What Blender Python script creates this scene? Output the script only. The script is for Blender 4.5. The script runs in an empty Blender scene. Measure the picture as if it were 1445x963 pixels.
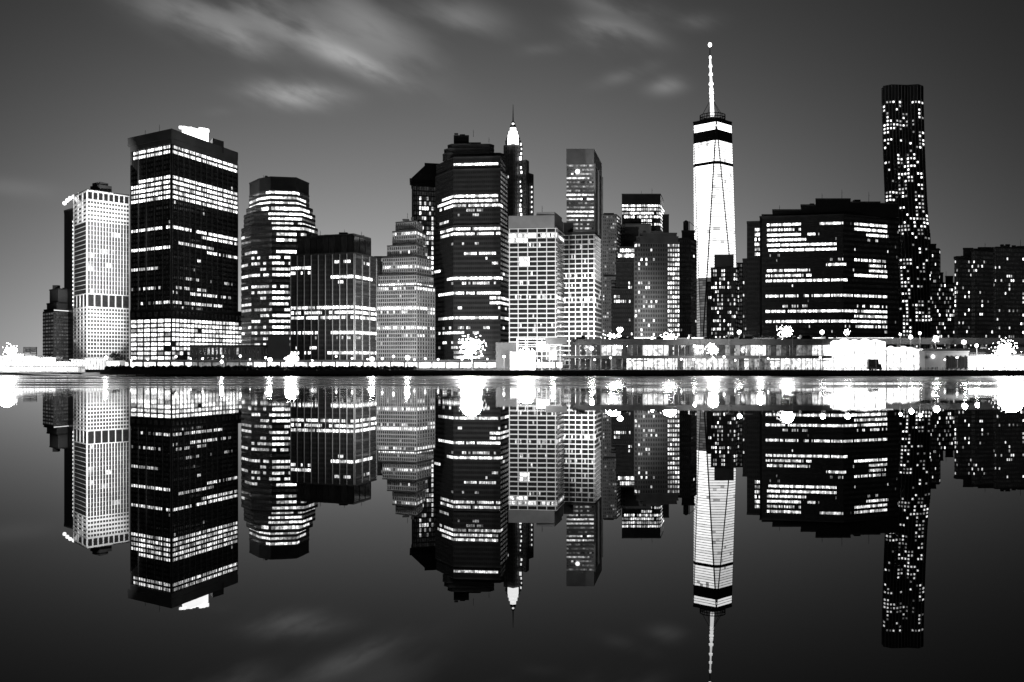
import bpy, bmesh, math, random
from mathutils import Vector
RND = random.Random(11)
F, CX, HY, HC = 1445.0, 722.5, 508.0, 7.6      # focal (photo px), centre, horizon row, eye height
sc = bpy.context.scene
col = sc.collection
def P(px, D): return Vector(((px - CX) / F * D, D))
def Z(y, D): return HC + (HY - y) / F * D
def PX(x, y): return CX + x / y * F
def PY(z, y): return HY - (z - HC) * F / y

# ------------------------------------------------------------------ materials
M = {}
def mat(name, base, rough=0.6, metal=0.0, noise=0.15, scale=0.15, bump=0.0, spec=0.4):
    m = bpy.data.materials.new(name); m.use_nodes = True
    nt = m.node_tree; b = nt.nodes['Principled BSDF']
    b.inputs['Roughness'].default_value = rough; b.inputs['Metallic'].default_value = metal
    b.inputs['Specular IOR Level'].default_value = spec
    tc = nt.nodes.new('ShaderNodeTexCoord'); n = nt.nodes.new('ShaderNodeTexNoise')
    n.inputs['Scale'].default_value = scale; n.inputs['Detail'].default_value = 6
    nt.links.new(tc.outputs['Object'], n.inputs['Vector'])
    r = nt.nodes.new('ShaderNodeMapRange'); r.inputs[1].default_value = 0.3; r.inputs[2].default_value = 0.7
    r.inputs[3].default_value = 1 - noise; r.inputs[4].default_value = 1 + noise
    nt.links.new(n.outputs['Fac'], r.inputs[0])
    c = nt.nodes.new('ShaderNodeCombineColor'); k = nt.nodes.new('ShaderNodeMath'); k.operation = 'MULTIPLY'
    k.inputs[1].default_value = base; nt.links.new(r.outputs[0], k.inputs[0])
    for i in range(3): nt.links.new(k.outputs[0], c.inputs[i])
    nt.links.new(c.outputs[0], b.inputs['Base Color'])
    if bump:
        bn = nt.nodes.new('ShaderNodeBump'); bn.inputs['Strength'].default_value = bump
        nt.links.new(n.outputs['Fac'], bn.inputs['Height']); nt.links.new(bn.outputs[0], b.inputs['Normal'])
    M[name] = m; return m
mat('black_steel', .012, .35, 0, .3)
mat('dark_stone', .022, .7, 0, .3)
mat('bronze_steel', .05, .45, 0, .2)
mat('grey_concrete', .20, .8, 0, .18, .08, .2)
mat('mid_concrete', .11, .8, 0, .2, .08, .2)
mat('pale_stone', .30, .8, 0, .2, .06, .2)
mat('white_concrete', .78, .7, 0, .06)
mat('charcoal_panel', .035, .6, 0, .3)
mat('roofing', .05, .9, 0, .3)
mat('asphalt', .05, .9, 0, .3, .5)
mat('timber', .04, .85, 0, .4, .8, .3)
mat('foliage', .05, .8, 0, .5, .6)
mat('bark', .05, .9, 0, .3, 2)
mat('cloth', .06, .9, 0, .5, 1.5)
mat('painted_white', .75, .5, 0, .08)
mat('ground_soil', .06, .95, 0, .4, .02)
def glowmat(name, k=1.0, sampled=False, detail=True, base=.02):
    m = bpy.data.materials.new(name); m.use_nodes = True
    nt = m.node_tree; b = nt.nodes['Principled BSDF']
    b.inputs['Base Color'].default_value = (base, base, base, 1); b.inputs['Roughness'].default_value = .12
    b.inputs['Emission Color'].default_value = (1, 1, 1, 1)
    a = nt.nodes.new('ShaderNodeAttribute'); a.attribute_name = 'glow'
    mu = nt.nodes.new('ShaderNodeMath'); mu.operation = 'MULTIPLY'; mu.inputs[1].default_value = k
    nt.links.new(a.outputs['Fac'], mu.inputs[0]); out = mu.outputs[0]
    if detail:                                   # blinds, ceilings and furniture inside
        tc = nt.nodes.new('ShaderNodeTexCoord'); n = nt.nodes.new('ShaderNodeTexNoise')
        n.inputs['Scale'].default_value = .55; n.inputs['Detail'].default_value = 4
        nt.links.new(tc.outputs['Object'], n.inputs['Vector'])
        r = nt.nodes.new('ShaderNodeMapRange'); r.inputs[1].default_value = .35; r.inputs[2].default_value = .62
        r.inputs[3].default_value = .3; r.inputs[4].default_value = 1.25
        nt.links.new(n.outputs['Fac'], r.inputs[0])
        m2 = nt.nodes.new('ShaderNodeMath'); m2.operation = 'MULTIPLY'
        nt.links.new(out, m2.inputs[0]); nt.links.new(r.outputs[0], m2.inputs[1]); out = m2.outputs[0]
    nt.links.new(out, b.inputs['Emission Strength'])
    m.cycles.emission_sampling = 'FRONT' if sampled else 'NONE'
    M[name] = m; return m
glowmat('window_glass')
glowmat('tower_glass', 1.0, False, False)
glowmat('lamp_and_glow', 1.0, False, False, .6)  # lamps, plus emission standing in for floodlit parts and lamp halos
glowmat('lit_fabric', 1.0, True, True, .7)

# ------------------------------------------------------------------ mesh building
class MB:
    def __init__(s): s.v = []; s.f = []; s.g = []
    def face(s, pts, g=0.0):
        k = len(s.v); s.v += [tuple(p) for p in pts]; s.f.append(tuple(range(k, k + len(pts)))); s.g.append(g)
    def prism(s, poly, z0, z1, g=0.0, top=None):
        top = top or poly; n = len(poly); k = len(s.v)
        s.v += [(p[0], p[1], z0) for p in poly] + [(p[0], p[1], z1) for p in top]
        for i in range(n):
            j = (i + 1) % n; s.f.append((k + i, k + j, k + n + j, k + n + i)); s.g.append(g)
        s.f.append(tuple(k + n + i for i in range(n))); s.g.append(g)
        s.f.append(tuple(k + n - 1 - i for i in range(n))); s.g.append(g)
    def slab(s, a, b, n, d0, d1, z0, z1, g=0.0):      # box along a->b, from d0 to d1 out along n
        q = [a + n * d1, b + n * d1, b + n * d0, a + n * d0]
        s.prism(q, z0, z1, g)
    def box(s, x0, x1, y0, y1, z0, z1, g=0.0):
        s.prism([(x0, y0), (x1, y0), (x1, y1), (x0, y1)], z0, z1, g)
    def tube(s, p0, p1, r0, r1=None, n=8, g=0.0):
        r1 = r0 if r1 is None else r1
        p0 = Vector(p0); p1 = Vector(p1); d = (p1 - p0).normalized()
        u = d.orthogonal().normalized(); w = d.cross(u); k = len(s.v)
        for p, r in ((p0, r0), (p1, r1)):
            for i in range(n):
                a = 2 * math.pi * i / n; q = p + (u * math.cos(a) + w * math.sin(a)) * r; s.v.append(tuple(q))
        for i in range(n):
            j = (i + 1) % n; s.f.append((k + i, k + j, k + n + j, k + n + i)); s.g.append(g)
        s.f.append(tuple(k + n + i for i in range(n))); s.g.append(g)
        s.f.append(tuple(k + n - 1 - i for i in range(n))); s.g.append(g)
    def ball(s, c, r, g=0.0, nu=10, nv=7, sz=1.0):
        k = len(s.v)
        for j in range(nv + 1):
            t = math.pi * j / nv
            for i in range(nu):
                a = 2 * math.pi * i / nu
                s.v.append((c[0] + r * math.sin(t) * math.cos(a), c[1] + r * math.sin(t) * math.sin(a), c[2] + sz * r * math.cos(t)))
        for j in range(nv):
            for i in range(nu):
                i2 = (i + 1) % nu
                s.f.append((k + j * nu + i, k + (j + 1) * nu + i, k + (j + 1) * nu + i2, k + j * nu + i2)); s.g.append(g)
    def build(s, name, material, parent=None, origin=(0, 0, 0), smooth=False):
        me = bpy.data.meshes.new(name); o0 = Vector(origin)
        me.from_pydata([(v[0] - o0.x, v[1] - o0.y, v[2] - o0.z) for v in s.v], [], s.f)
        at = me.attributes.new('glow', 'FLOAT', 'FACE'); at.data.foreach_set('value', s.g)
        me.materials.append(M[material] if isinstance(material, str) else material)
        if smooth: me.polygons.foreach_set('use_smooth', [True] * len(s.f))
        me.update()
        o = bpy.data.objects.new(name, me); col.objects.link(o)
        if parent: o.parent = parent
        else: o.location = o0
        return o
def empty(name, loc, label=None, cat=None, group=None):
    o = bpy.data.objects.new(name, None); o.location = loc; o.empty_display_size = 2; col.objects.link(o)
    if label: o['label'] = label; o['category'] = cat
    if group: o['group'] = group
    return o
def struct(o, kind='structure'): o['kind'] = kind; return o
def copy_tree(o, loc, label, rz=0.0, group=None):
    c = o.copy(); col.objects.link(c); c.location = loc; c.rotation_euler = (0, 0, rz); c['label'] = label
    if group: c['group'] = group
    for ch in list(o.children):
        d = ch.copy(); col.objects.link(d); d.parent = c
    return c

# ------------------------------------------------------------------ towers
TOWERS = []; GZ = 3.0
def scale_poly(poly, k=1.0, grow=0.0):
    c = sum((Vector(p) for p in poly), Vector((0, 0))) / len(poly)
    out = []
    for p in poly:
        d = Vector(p) - c; out.append(c + d * k + d.normalized() * grow)
    return out
class Tower:
    def __init__(s, label, D, px, wall, frame, glassdim=0.0, cat='building', name='office_tower'):
        s.D = D; s.base = Vector(((px - CX) / F * D, D + 15, GZ)); s.name = name; s.label = label; s.cat = cat
        s.wallm = wall; s.framem = frame; s.walls = MB(); s.frame = MB(); s.frames = [s.frame]; s.roofs = []; s.units = []; s.wins = []
        s.sil = []; s.glass = glassdim; s.extra = []; TOWERS.append(s)
    def poly(s, chain):
        pts = [P(*c) for c in chain]
        if len(pts) == 2:
            a, b = pts; dep = (b - a).length * .7; dirv = Vector((0, 1))
            k = 1 + dep / max(a.y, b.y); m = (a + b) / 2; return pts, [a, b, m.lerp(b, .985) * k, m.lerp(a, .985) * k]
        L, R = pts[0], pts[-1]
        return pts, pts + [L + R - p for p in pts[1:-1]]
    def tier(s, chain, yt, yb=None, faces=(), fh=7.0, pw=.2, sw=.35, pd=.5, sd=.35, pe=1, bands=(), p0=.05, g0=1.0,
             run=2, Dr=None, zb=None, roof=True, wall=True, ytg=0, pmin=0.0, sev=1, cb=None):
        Dr = Dr or s.D; z1 = Z(yt, Dr); z0 = zb if zb is not None else (GZ if yb is None else Z(yb, Dr))
        pts, poly = s.poly(chain)
        if wall: s.walls.prism(poly, z0, z1)
        s.sil.append((min(c[0] for c in chain), max(c[0] for c in chain), yt, s.D))
        if roof:
            rb = MB(); rb.prism(scale_poly(poly, 1, .35), z1, z1 + 1.2); s.roofs.append(rb)
        if not faces: return poly
        nr = max(1, int(round((z1 - z0) * F / Dr / fh)))
        seed = RND.random()
        s.frame = MB(); s.frames.append(s.frame)
        for fi, nc in enumerate(faces):
            if not nc: continue
            a, b = pts[fi], pts[fi + 1]; d = (b - a); W = d.length; d = d / W; n = Vector((d.y, -d.x))
            H = (z1 - z0) / nr; cw = W / nc
            for i in range(0, nc + 1, pe):
                u = i * cw; hw = max(pw * cw / 2, pmin)
                u0 = max(0, u - hw); u1 = min(W, u + hw)
                if pd > 0: s.frame.slab(a + d * u0, a + d * u1, n, 0, pd, z0, z1 - .02)
            for j in range(0, nr + 1, sev):
                zz0 = max(z0, z0 + j * H - sw * H / 2); zz1 = min(z1 - .03, z0 + j * H + sw * H / 2)
                if sd > 0 and zz1 > zz0: s.frame.slab(a, b, n, 0, sd, zz0, zz1)
            for j in range(nr):
                zc = z0 + (j + .5) * H; yr = PY(zc, Dr); bb = [q for q in bands if abs(yr - q[0]) <= fh * .5001]
                rr = random.Random(int((seed + j * 7.13 + fi * 3.7) * 99991))
                rowcold = rr.random(); cache = {}
                for i in range(nc):
                    q = a + d * (i + .5) * cw; px = PX(q.x, q.y); g = 0
                    key = i // run
                    if key not in cache: cache[key] = (rr.random(), rr.choice((rr.uniform(.25, .8), rr.uniform(.7, 1.35), rr.uniform(.8, 1.35))))
                    r0, gv = cache[key]; single = rr.random()
                    for (by, x0, x1, de, bg) in bb:
                        if x0 <= px <= x1 and (r0 * .6 + single * .4) < de * .98 + .02 * (de >= 1): g = bg * .9 * gv * rr.choice((.35, .8, .95, 1.05, 1.2))
                    if not g:
                        pp = p0(px, yr) if callable(p0) else p0
                        if cb: pp *= cb(i, j, fi)
                        if r0 * .5 + single * .5 < pp * .5 + (pp > .5) * (pp - .5) + (.2 * pp): g = g0 * gv * rr.choice((.25, .6, 1, 1.4))
                    lit = g > 0
                    if not lit: g = s.glass * rr.uniform(.4, 1.3)
                    m = pw * cw / 2 if pe == 1 else pw * cw * .5
                    w0 = a + d * (i * cw + m * 1.02); w1 = a + d * ((i + 1) * cw - m * 1.02)
                    wz0 = z0 + (j + sw / 2 + .01) * H; wz1 = z0 + (j + 1 - sw / 2 - .01) * H
                    s.wins.append((w0, w1, n, wz0, wz1, g, px, PY(zc, q.y), (w1 - w0).length * (wz1 - wz0) * abs(n.dot(-q.normalized())), lit))
        return poly
    def unit(s, kind, m, fn):
        b = MB(); fn(b); s.units.append((kind, m, b))
    def roofbox(s, chain, yt, yb, Dr=None, kind='penthouse', m=None):
        Dr = Dr or s.D; _, poly = s.poly(chain)
        b = MB(); b.prism(scale_poly(poly, .98), Z(yb, Dr) , Z(yt, Dr)); s.units.append((kind, m or s.wallm, b))
        s.sil.append((min(c[0] for c in chain), max(c[0] for c in chain), yt, s.D))
def wbox(b, w):
    w0, w1, n, z0, z1, g = w[:6]; q = [w0 + n * .14, w1 + n * .14, w1 + n * .01, w0 + n * .01]; b.prism(q, z0, z1, g)
def finish_towers():
    sils = [(x0, x1, yt, D) for t in TOWERS for (x0, x1, yt, D) in t.sil]
    for t in TOWERS:
        r = empty(t.name, t.base, t.label, t.cat)
        t.walls.build('wall', t.wallm, r, t.base)
        for fr in t.frames:
            if fr.f: fr.build('facade_frame', t.framem, r, t.base)
        ro = [rb.build('roof', 'roofing', r, t.base) for rb in t.roofs]
        for kind, m, b in t.units: b.build(kind, m, ro[0] if ro and kind in ('rooftop_unit', 'penthouse', 'water_tank', 'mast_frame') else r, t.base)
        if t.wins:
            def hid(w):
                if w[7] > 485 and 650 < w[6] or w[7] > 500: return True
                return any(D < t.D - 1 and x0 < w[6] < x1 and w[7] > yt for (x0, x1, yt, D) in sils)
            order = sorted(range(len(t.wins)), key=lambda i: (hid(t.wins[i]), not t.wins[i][9], -round(t.wins[i][8], 0), RND.random()))
            pick = order[:100]; rest = order[100:]
            for i in pick:
                b = MB(); wbox(b, t.wins[i]); b.build('window', 'window_glass', r, t.base)
            if rest:
                b = MB()
                for i in rest: wbox(b, t.wins[i])
                struct(b.build('window', 'window_glass', r, t.base), 'stuff')

def clutter(T, chain, yt, n, hmax=3.5, Dr=None):
    Dr = Dr or T.D; z = Z(yt, Dr); _, poly = T.poly(chain); poly = scale_poly(poly, .8)
    c = sum(poly, Vector((0, 0))) / len(poly)
    for _ in range(n):
        p = RND.choice(poly); q = RND.choice(poly); p = p.lerp(q, RND.random()).lerp(c, RND.random() * .5); w = RND.uniform(1, 3.5); h = RND.uniform(.8, hmax)
        T.unit('rooftop_unit', 'roofing', lambda b: b.box(p.x - w, p.x + w, p.y - w, p.y + w, z + 1, z + 1.2 + h))

# ---- far-left low stepped tower
T = Tower('short grey two-step office block left of the floodlit white tower', 880, 85, 'mid_concrete', 'pale_stone', .10)
T.tier([(61, 905), (76, 880), (106, 905)], 440, None, (4, 9), 5.2, .25, .5, .3, .5, p0=.15, g0=.35)
T.tier([(62, 907), (76, 882), (106, 907)], 437, 440)
T.tier([(66, 905), (80, 885), (106, 905)], 428, 437)
T.tier([(70, 905), (82, 888), (106, 905)], 408, 428)
T.unit('cornice_light_strip', 'lamp_and_glow', lambda b: b.slab(P(76, 878.6), P(106, 903.6), Vector((.6, -.8)), 0, .35, Z(438.6, 880), Z(437.4, 880), 1.1))
clutter(T, [(70, 905), (82, 888), (106, 905)], 408, 3)

# ---- floodlit white grid tower
T = Tower('tower with brightly floodlit white concrete grid and small dark rooftop block', 850, 140, 'black_steel', 'white_concrete', .02)
ch = [(104, 884), (123, 850), (182, 879)]
T.tier([(90.5, 903), (104.5, 886)], 286, None)
T.tier(ch, 434, None, (4, 14), 5.6, .27, .34, .5, .45, p0=.1, g0=.5)
T.tier(ch, 414, 434, (4, 6), 20, .12, .12, .5, .4, p0=0, roof=False)
T.tier(ch, 312, 414, (0, 14), 6.2, .27, .05, .6, .1, p0=.10, g0=.9, roof=False, bands=[(356, 130, 160, .5, 2), (370, 125, 165, .5, 2), (330, 135, 170, .4, 1.5), (381, 123, 140, .6, 2)])
T.tier([ch[0], ch[1]], 312, 414, (1,), 6.2, .08, .12, .5, .18, p0=.25, g0=.8, roof=False, wall=False)
T.tier(ch, 282, 312, (3, 14), 6, .27, .45, .55, .5, p0=.12, g0=.7, roof=False)
T.tier(ch, 269, 282, (3, 8), 13, .22, .22, .5, .4, p0=.05, g0=.8)
T.unit('parapet', 'white_concrete', lambda b: b.prism(T.poly([(103.6, 884.5), (123, 849), (182.6, 879.5)])[1], Z(270.5, 850), Z(268, 850)))
T.roofbox([(127, 872), (140, 862), (158, 872)], 257, 269, m='charcoal_panel')
T.roofbox([(130, 872), (141, 864), (153, 872)], 252.5, 257, m='charcoal_panel')
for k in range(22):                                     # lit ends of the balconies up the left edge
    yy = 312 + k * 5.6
    T.unit('edge_lamp', 'lamp_and_glow', lambda b: b.slab(P(103.2, 884.5), P(104.6, 884), Vector((-.3, -.95)), 0, .8, Z(yy + 2.4, 884), Z(yy, 884), 2.2))
for px, yy in ((91, 287), (95, 283), (99, 280), (104, 278), (108, 281), (112, 275)):
    T.unit('roof_floodlight', 'lamp_and_glow', lambda b: b.ball((*P(px, 884), Z(yy, 884)), 1.7, 3, 8, 6))

# ---- big slab with cornice (tallest at left)
T = Tower('tallest dark tower at left with grey top band and brightly lit upper floors', 900, 260, 'black_steel', 'dark_stone', .006)
ch = [(185, 936), (242, 900), (335, 998)]
b_ = [(206, 190, 335, .97, 4), (213, 190, 335, .9, 4), (220, 296, 335, .3, 1), (246, 195, 335, .97, 4), (253, 186, 335, .98, 5), (260, 186, 335, .97, 5), (267, 186, 335, .97, 5),
      (274, 186, 335, .97, 4), (281, 186, 300, .6, 2), (281, 300, 335, .9, 3), (288, 210, 300, .15, .8), (321, 186, 335, .93, 4), (314, 220, 242, .5, 2), (328, 284, 335, .9, 3),
      (342, 250, 300, .7, 2.5), (349, 186, 242, .97, 4), (349, 290, 335, .85, 3), (363, 242, 300, .35, 1.5), (377, 186, 225, .5, 1.5), (390, 186, 330, .25, 1), (404, 186, 300, .45, 1.6),
      (412, 242, 330, .55, 2), (426, 200, 315, .72, 2.5), (433, 242, 300, .3, 1.2)]
b_ = [(q[0], q[1], q[2], q[3], q[4]) for q in b_]
T.tier(ch, 203, 437, (16, 36), 7.0, .14, .42, .5, .12, bands=b_, p0=.05, g0=.8, run=3, roof=False)
T.tier(ch, 203, 437, (5, 12), 300, .07, 0, .9, 0, p0=0, roof=False, wall=False) if False else None
pts = [P(*c) for c in ch]
for a, b2, n_ in ((pts[0], pts[1], 5), (pts[1], pts[2], 12)):
    d = (b2 - a).normalized(); W = (b2 - a).length; n = Vector((d.y, -d.x))
    for i in range(n_ + 1):
        u = min(max(W * i / n_, .5), W - .5); T.unit('fin', 'mid_concrete', lambda b: b.slab(a + d * (u - .35), a + d * (u + .35), n, 0, 1.0, Z(437, 900), Z(203, 900)))
cor = [(180, 935), (242, 896), (336, 1000)]
T.unit('cornice', 'grey_concrete', lambda b: b.prism(T.poly(cor)[1], Z(196, 900), Z(183, 900)))
T.unit('cornice', 'grey_concrete', lambda b: b.prism(T.poly([(183.5, 935), (242, 898.5), (335.5, 999)])[1], Z(203, 900), Z(196, 900)))
T.sil.append((180, 336, 183, 900))
T.tier([(184, 934), (242, 897), (341, 998)], 437, 449, (7, 19), 12, .30, .40, .6, .5, p0=0)
T.tier([(184.5, 935), (242, 898), (341, 999)], 449, None, (6, 20), 6.8, .16, .35, .5, .4, p0=.7, g0=2.2, run=2, roof=False,
       bands=[(y, 186, 330, .9, 3.2) for y in (453, 460, 467, 473, 480, 487, 494)])
T.frame.v and None
# roof boxes: the bright one is floodlit, its light painted in as emission
T.roofbox([(294, 985), (300, 960), (316, 975)], 195, 212, m='mid_concrete', Dr=960)
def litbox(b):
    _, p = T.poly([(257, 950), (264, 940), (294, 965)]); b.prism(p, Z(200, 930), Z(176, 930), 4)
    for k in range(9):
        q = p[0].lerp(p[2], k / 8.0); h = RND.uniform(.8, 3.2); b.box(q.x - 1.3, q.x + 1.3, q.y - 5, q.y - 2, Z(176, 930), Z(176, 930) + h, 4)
T.unit('floodlit_box_glow', 'lamp_and_glow', litbox)
T.unit('cornice', 'mid_concrete', lambda b: b.prism(T.poly([(254, 948), (264, 936), (297, 968)])[1], Z(183, 930) - 9, Z(200, 930)))

# ---- low wing right of it
T = Tower('low stepped wing with lit rows beside the tallest dark left tower', 1010, 320, 'charcoal_panel', 'mid_concrete', .03)
T.tier([(300, 1010), (343, 1030)], 452, None, (13,), 6.8, .2, .45, .4, .5, p0=.5, g0=1.6)
T.tier([(318, 1020), (343, 1035)], 440, 452, (6,), 6, .3, .4, .5, .4, p0=.1)
T = Tower('long blank grey podium hall in front of the curved tower', 840, 330, 'mid_concrete', 'grey_concrete', .02)
T.tier([(268, 840), (396, 850)], 489, None, (22,), 13, .5, .3, .3, .2, bands=[(499, 268, 396, .35, .7)], p0=.1)
T.tier([(378, 838), (409, 840)], 474, None)

# ---- curved, stepped tower
T = Tower('rounded stepped tower with dark cap and a bright fan of lit floors', 940, 390, 'dark_stone', 'mid_concrete', .02)
rows = [(272, 374, 424, .95, 4), (279, 354, 430, .97, 4.5), (286, 354, 432, .93, 4), (292, 370, 438, .97, 4.5), (299, 372, 425, 1, 5), (299, 425, 443, .6, 2), (306, 378, 441, .97, 5), (313, 379, 426, 1, 5),
        (320, 386, 417, 1, 5), (320, 420, 445, .8, 2), (328, 385, 422, 1, 5), (336, 387, 420, 1, 5), (336, 425, 447, .6, 2), (344, 389, 418, 1, 5), (353, 388, 417, 1, 5), (353, 345, 380, .5, 1.5)]
for k, y in enumerate((361, 369, 377, 385, 393, 402, 410, 419, 427, 436, 444, 452, 460, 468, 476, 488)):
    rows.append((y, 341, 385, (.4, .6, .3, .6, .5)[k % 5], 1.5)); rows.append((y, 384, 412, (.95, .7, .9, .8)[k % 4], 3))
def cv(s, Lx, Cx_, Rx): return [(Lx, 975 * s), (Lx + 14, 950 * s), (Cx_, 940 * s), (Rx - 18, 945 * s), (Rx, 975 * s)]
kw = dict(fh=8.2, pw=.10, sw=.52, pd=.2, sd=.5, run=3, g0=1.2)
T.tier(cv(1, 352, 382, 436), 251, 268)
T.tier(cv(.999, 352, 382, 436), 268, 290, (3, 5, 6, 4), bands=rows, p0=.08, roof=False, **{**kw, 'fh': 7})
T.tier(cv(.996, 348, 382.5, 441), 290, 300, (3, 6, 7, 4), bands=rows, p0=.08, **{**kw, 'fh': 7})
T.tier(cv(.993, 344.5, 383, 444.5), 300, 320, (3, 6, 7, 4), bands=rows, p0=.08, **{**kw, 'fh': 7})
T.tier(cv(.990, 341, 384, 448), 320, None, (3, 7, 8, 4), bands=rows, p0=.12, **kw)
clutter(T, cv(1, 352, 382, 436), 251, 4)

# ---- dark block with thin fins
T = Tower('squat black glass block with thin pale vertical fins and few lit rows', 830, 470, 'black_steel', 'dark_stone', .004)
ch = [(410, 850), (500, 830), (531, 872)]
b_ = [(374, 410, 440, .97, 5), (381, 410, 440, .6, 4), (370, 472, 500, .5, 2), (388, 468, 525, .95, 4.5), (395, 470, 490, .5, 2), (431, 411, 456, .8, 3), (431, 458, 531, .98, 4.5), (438, 411, 456, .8, 3.5), (438, 465, 531, .85, 4), (445, 411, 531, .8, 3.5),
      (471, 411, 450, .7, 3), (471, 468, 531, .97, 4.5), (478, 420, 531, .2, 1), (488, 411, 450, .4, 2), (495, 411, 440, .5, 3), (495, 462, 531, .85, 3.5), (366, 508, 520, .5, 2)]
T.tier(ch, 358, None, (36, 15), 7.1, .14, .40, .2, .1, bands=b_, p0=.012, g0=1.5, run=2)
pts = [P(*c) for c in ch]
for a, b2, n_ in ((pts[0], pts[1], 9), (pts[1], pts[2], 3)):
    d = (b2 - a).normalized(); W = (b2 - a).length; n = Vector((d.y, -d.x))
    for i in range(n_ + 1):
        u = min(max(W * i / n_, .3), W - .3); T.unit('fin', 'grey_concrete', lambda b: b.slab(a + d * (u - .27), a + d * (u + .27), n, 0, .8, GZ, Z(358, 830)))
T.frame.slab(pts[0], pts[1], Vector((-.1, -1)), 0, .9, Z(358, 830), Z(356, 830)); T.frame.slab(pts[1], pts[2], Vector((.6, -.8)), 0, .9, Z(358, 830), Z(356, 830))
ch2 = [(421, 868), (499, 848), (523, 880)]
T.tier(ch2, 331, 357, (9, 3), 30, .05, .1, .5, .2, p0=0, Dr=845)
clutter(T, ch2, 331, 9, 2.5, 845)

# ---- pale stepped tower, lit from below
T = Tower('pale grey stone ziggurat tower washed with light from below', 900, 575, 'mid_concrete', 'pale_stone', .05)
rows = [(327, 540, 600, .7, 2), (344, 540, 613, .5, 2.5), (354, 540, 613, .45, 2), (375, 531, 613, .8, 3), (401, 531, 613, .9, 3.5), (409, 531, 613, .6, 2), (434, 531, 613, .97, 4), (442, 531, 613, .5, 1.5), (461, 531, 613, .8, 3), (476, 531, 613, .5, 1.5)]
kw = dict(fh=5.6, pw=.26, sw=.30, pd=.5, sd=.4, bands=rows, p0=.10, g0=.8, run=2)
for (L, C, R, yt, yb, s_) in ((558.5, 588, 596, 307, 322, 1.03), (554, 588, 600, 322, 344, 1.022), (546.5, 588, 603, 344, 362, 1.015), (540, 588, 608, 362, 388, 1.008), (534, 588, 611, 388, 404, 1.004), (531, 588, 613.5, 404, None, 1.0)):
    T.tier([(L, 912 * s_), (C, 900 * s_), (R, 930 * s_)], yt, yb, (int((C - L) / 2.9), max(3, int((R - C) / 3.2))), Dr=900, **kw)
clutter(T, [(558, 925), (588, 915), (597, 935)], 307, 2)
T = Tower('plain pale grey block half hidden left of the stone ziggurat tower', 1300, 537, 'pale_stone', 'pale_stone', .03)
T.tier([(528, 1300), (546, 1300)], 363, None, (4,), 8, .4, .4, .3, .2, p0=.05)

# ---- pyramid-topped tower behind
T = Tower('tower with dark sloping pyramid roof behind the broad black tower', 1120, 600, 'dark_stone', 'mid_concrete', .03)
T.tier([(581, 1120), (622, 1130)], 262, None, (12,), 7, .25, .3, .5, .3, p0=lambda x, y: .62 if 591 < x < 613 and y > 276 else .0, g0=2.2, run=1, roof=False)
T.tier([(580, 1117), (624, 1130)], 257, 262, roof=False)
T.tier([(578, 1114), (626, 1130)], 253, 257, roof=False)
def pyr(b):
    lo = T.poly([(579, 1115), (640, 1130)])[1]; hi = [P(600, 1124), P(630, 1130), P(630, 1150), P(600, 1150)]
    b.prism(lo, Z(253, 1115), Z(231, 1115), 0, hi); b.prism(scale_poly(hi, 1.06), Z(231, 1115), Z(228, 1115))
T.unit('pyramid_roof', 'charcoal_panel', pyr); T.sil.append((590, 626, 240, 1120))
for x in (582.5, 588, 620): T.frame.slab(P(x - .8, 1119), P(x + .8, 1119), Vector((0, -1)), 0, 1.2, GZ, Z(262, 1120))

# ---- broad black faceted tower
T = Tower('broad black faceted tower with stepped crown and scattered lit bands', 950, 665, 'black_steel', 'dark_stone', .004)
def oc(L, R, s=1.0): return [(L, 995 * s), (max(L + 3, 640), 955 * s) if L < 637 else (L + 3, 965 * s), (min(R - 4, 706), 950 * s), (R, 985 * s)]
rows = [(231, 640, 702, .98, 5), (279, 625, 704, .95, 5), (284.5, 618, 704, .95, 5), (292, 622, 711, .9, 3), (300, 640, 690, .4, 1.2), (309, 620, 640, .6, 2), (324, 622, 705, .9, 3), (331, 622, 706, .85, 3), (346, 615, 700, .35, 1.2), (359, 655, 700, .8, 3), (369, 690, 704, .7, 2),
        (377, 613, 622, .8, 3), (384, 690, 717, .3, 2), (395, 630, 708, .97, 5), (402, 630, 700, .6, 2), (414, 620, 705, .9, 3.5), (424, 690, 718, .97, 4), (431, 690, 718, .97, 4), (438, 640, 718, .35, 2), (452, 620, 718, .88, 3.5), (460, 625, 718, .45, 2), (469, 620, 680, .6, 2.4), (481, 620, 690, .5, 2), (494, 620, 660, .6, 2.5)]
kw = dict(fh=6.9, pw=.12, sw=.45, pd=.2, sd=.3, bands=rows, p0=lambda x, y: .16 if (634 < x < 642 or x > 709) else .025, g0=2, run=2)
for (L, R, yt, yb, s_) in ((613, 718, 320, None, 1.0), (614.5, 716, 240, 320, 1.003), (616, 713, 222, 240, 1.006), (625, 711, 213, 222, 1.01), (627, 697, 206, 213, 1.012), (632, 697, 199, 206, 1.014)):
    c_ = oc(L, R, s_); n3 = [max(2, int(abs(c_[i + 1][0] - c_[i][0]) / 3.0)) for i in range(3)]
    
    if yt < 222: c_ = [(c_[0][0], 966 * s_), (c_[0][0] + 6, 960 * s_), (c_[3][0] - 6, 960 * s_), (c_[3][0], 966 * s_)]; n3 = [1, max(3, int((R - L) / 3)), 1]
    T.tier(c_, yt, yb, n3, Dr=955, **kw)
T.roofbox([(640, 980), (679, 980)], 193, 199, 955); T.roofbox([(640, 985), (662, 985)], 181, 193, 955)
clutter(T, [(640, 985), (662, 985)], 181, 2, 1.5, 955)

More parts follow.
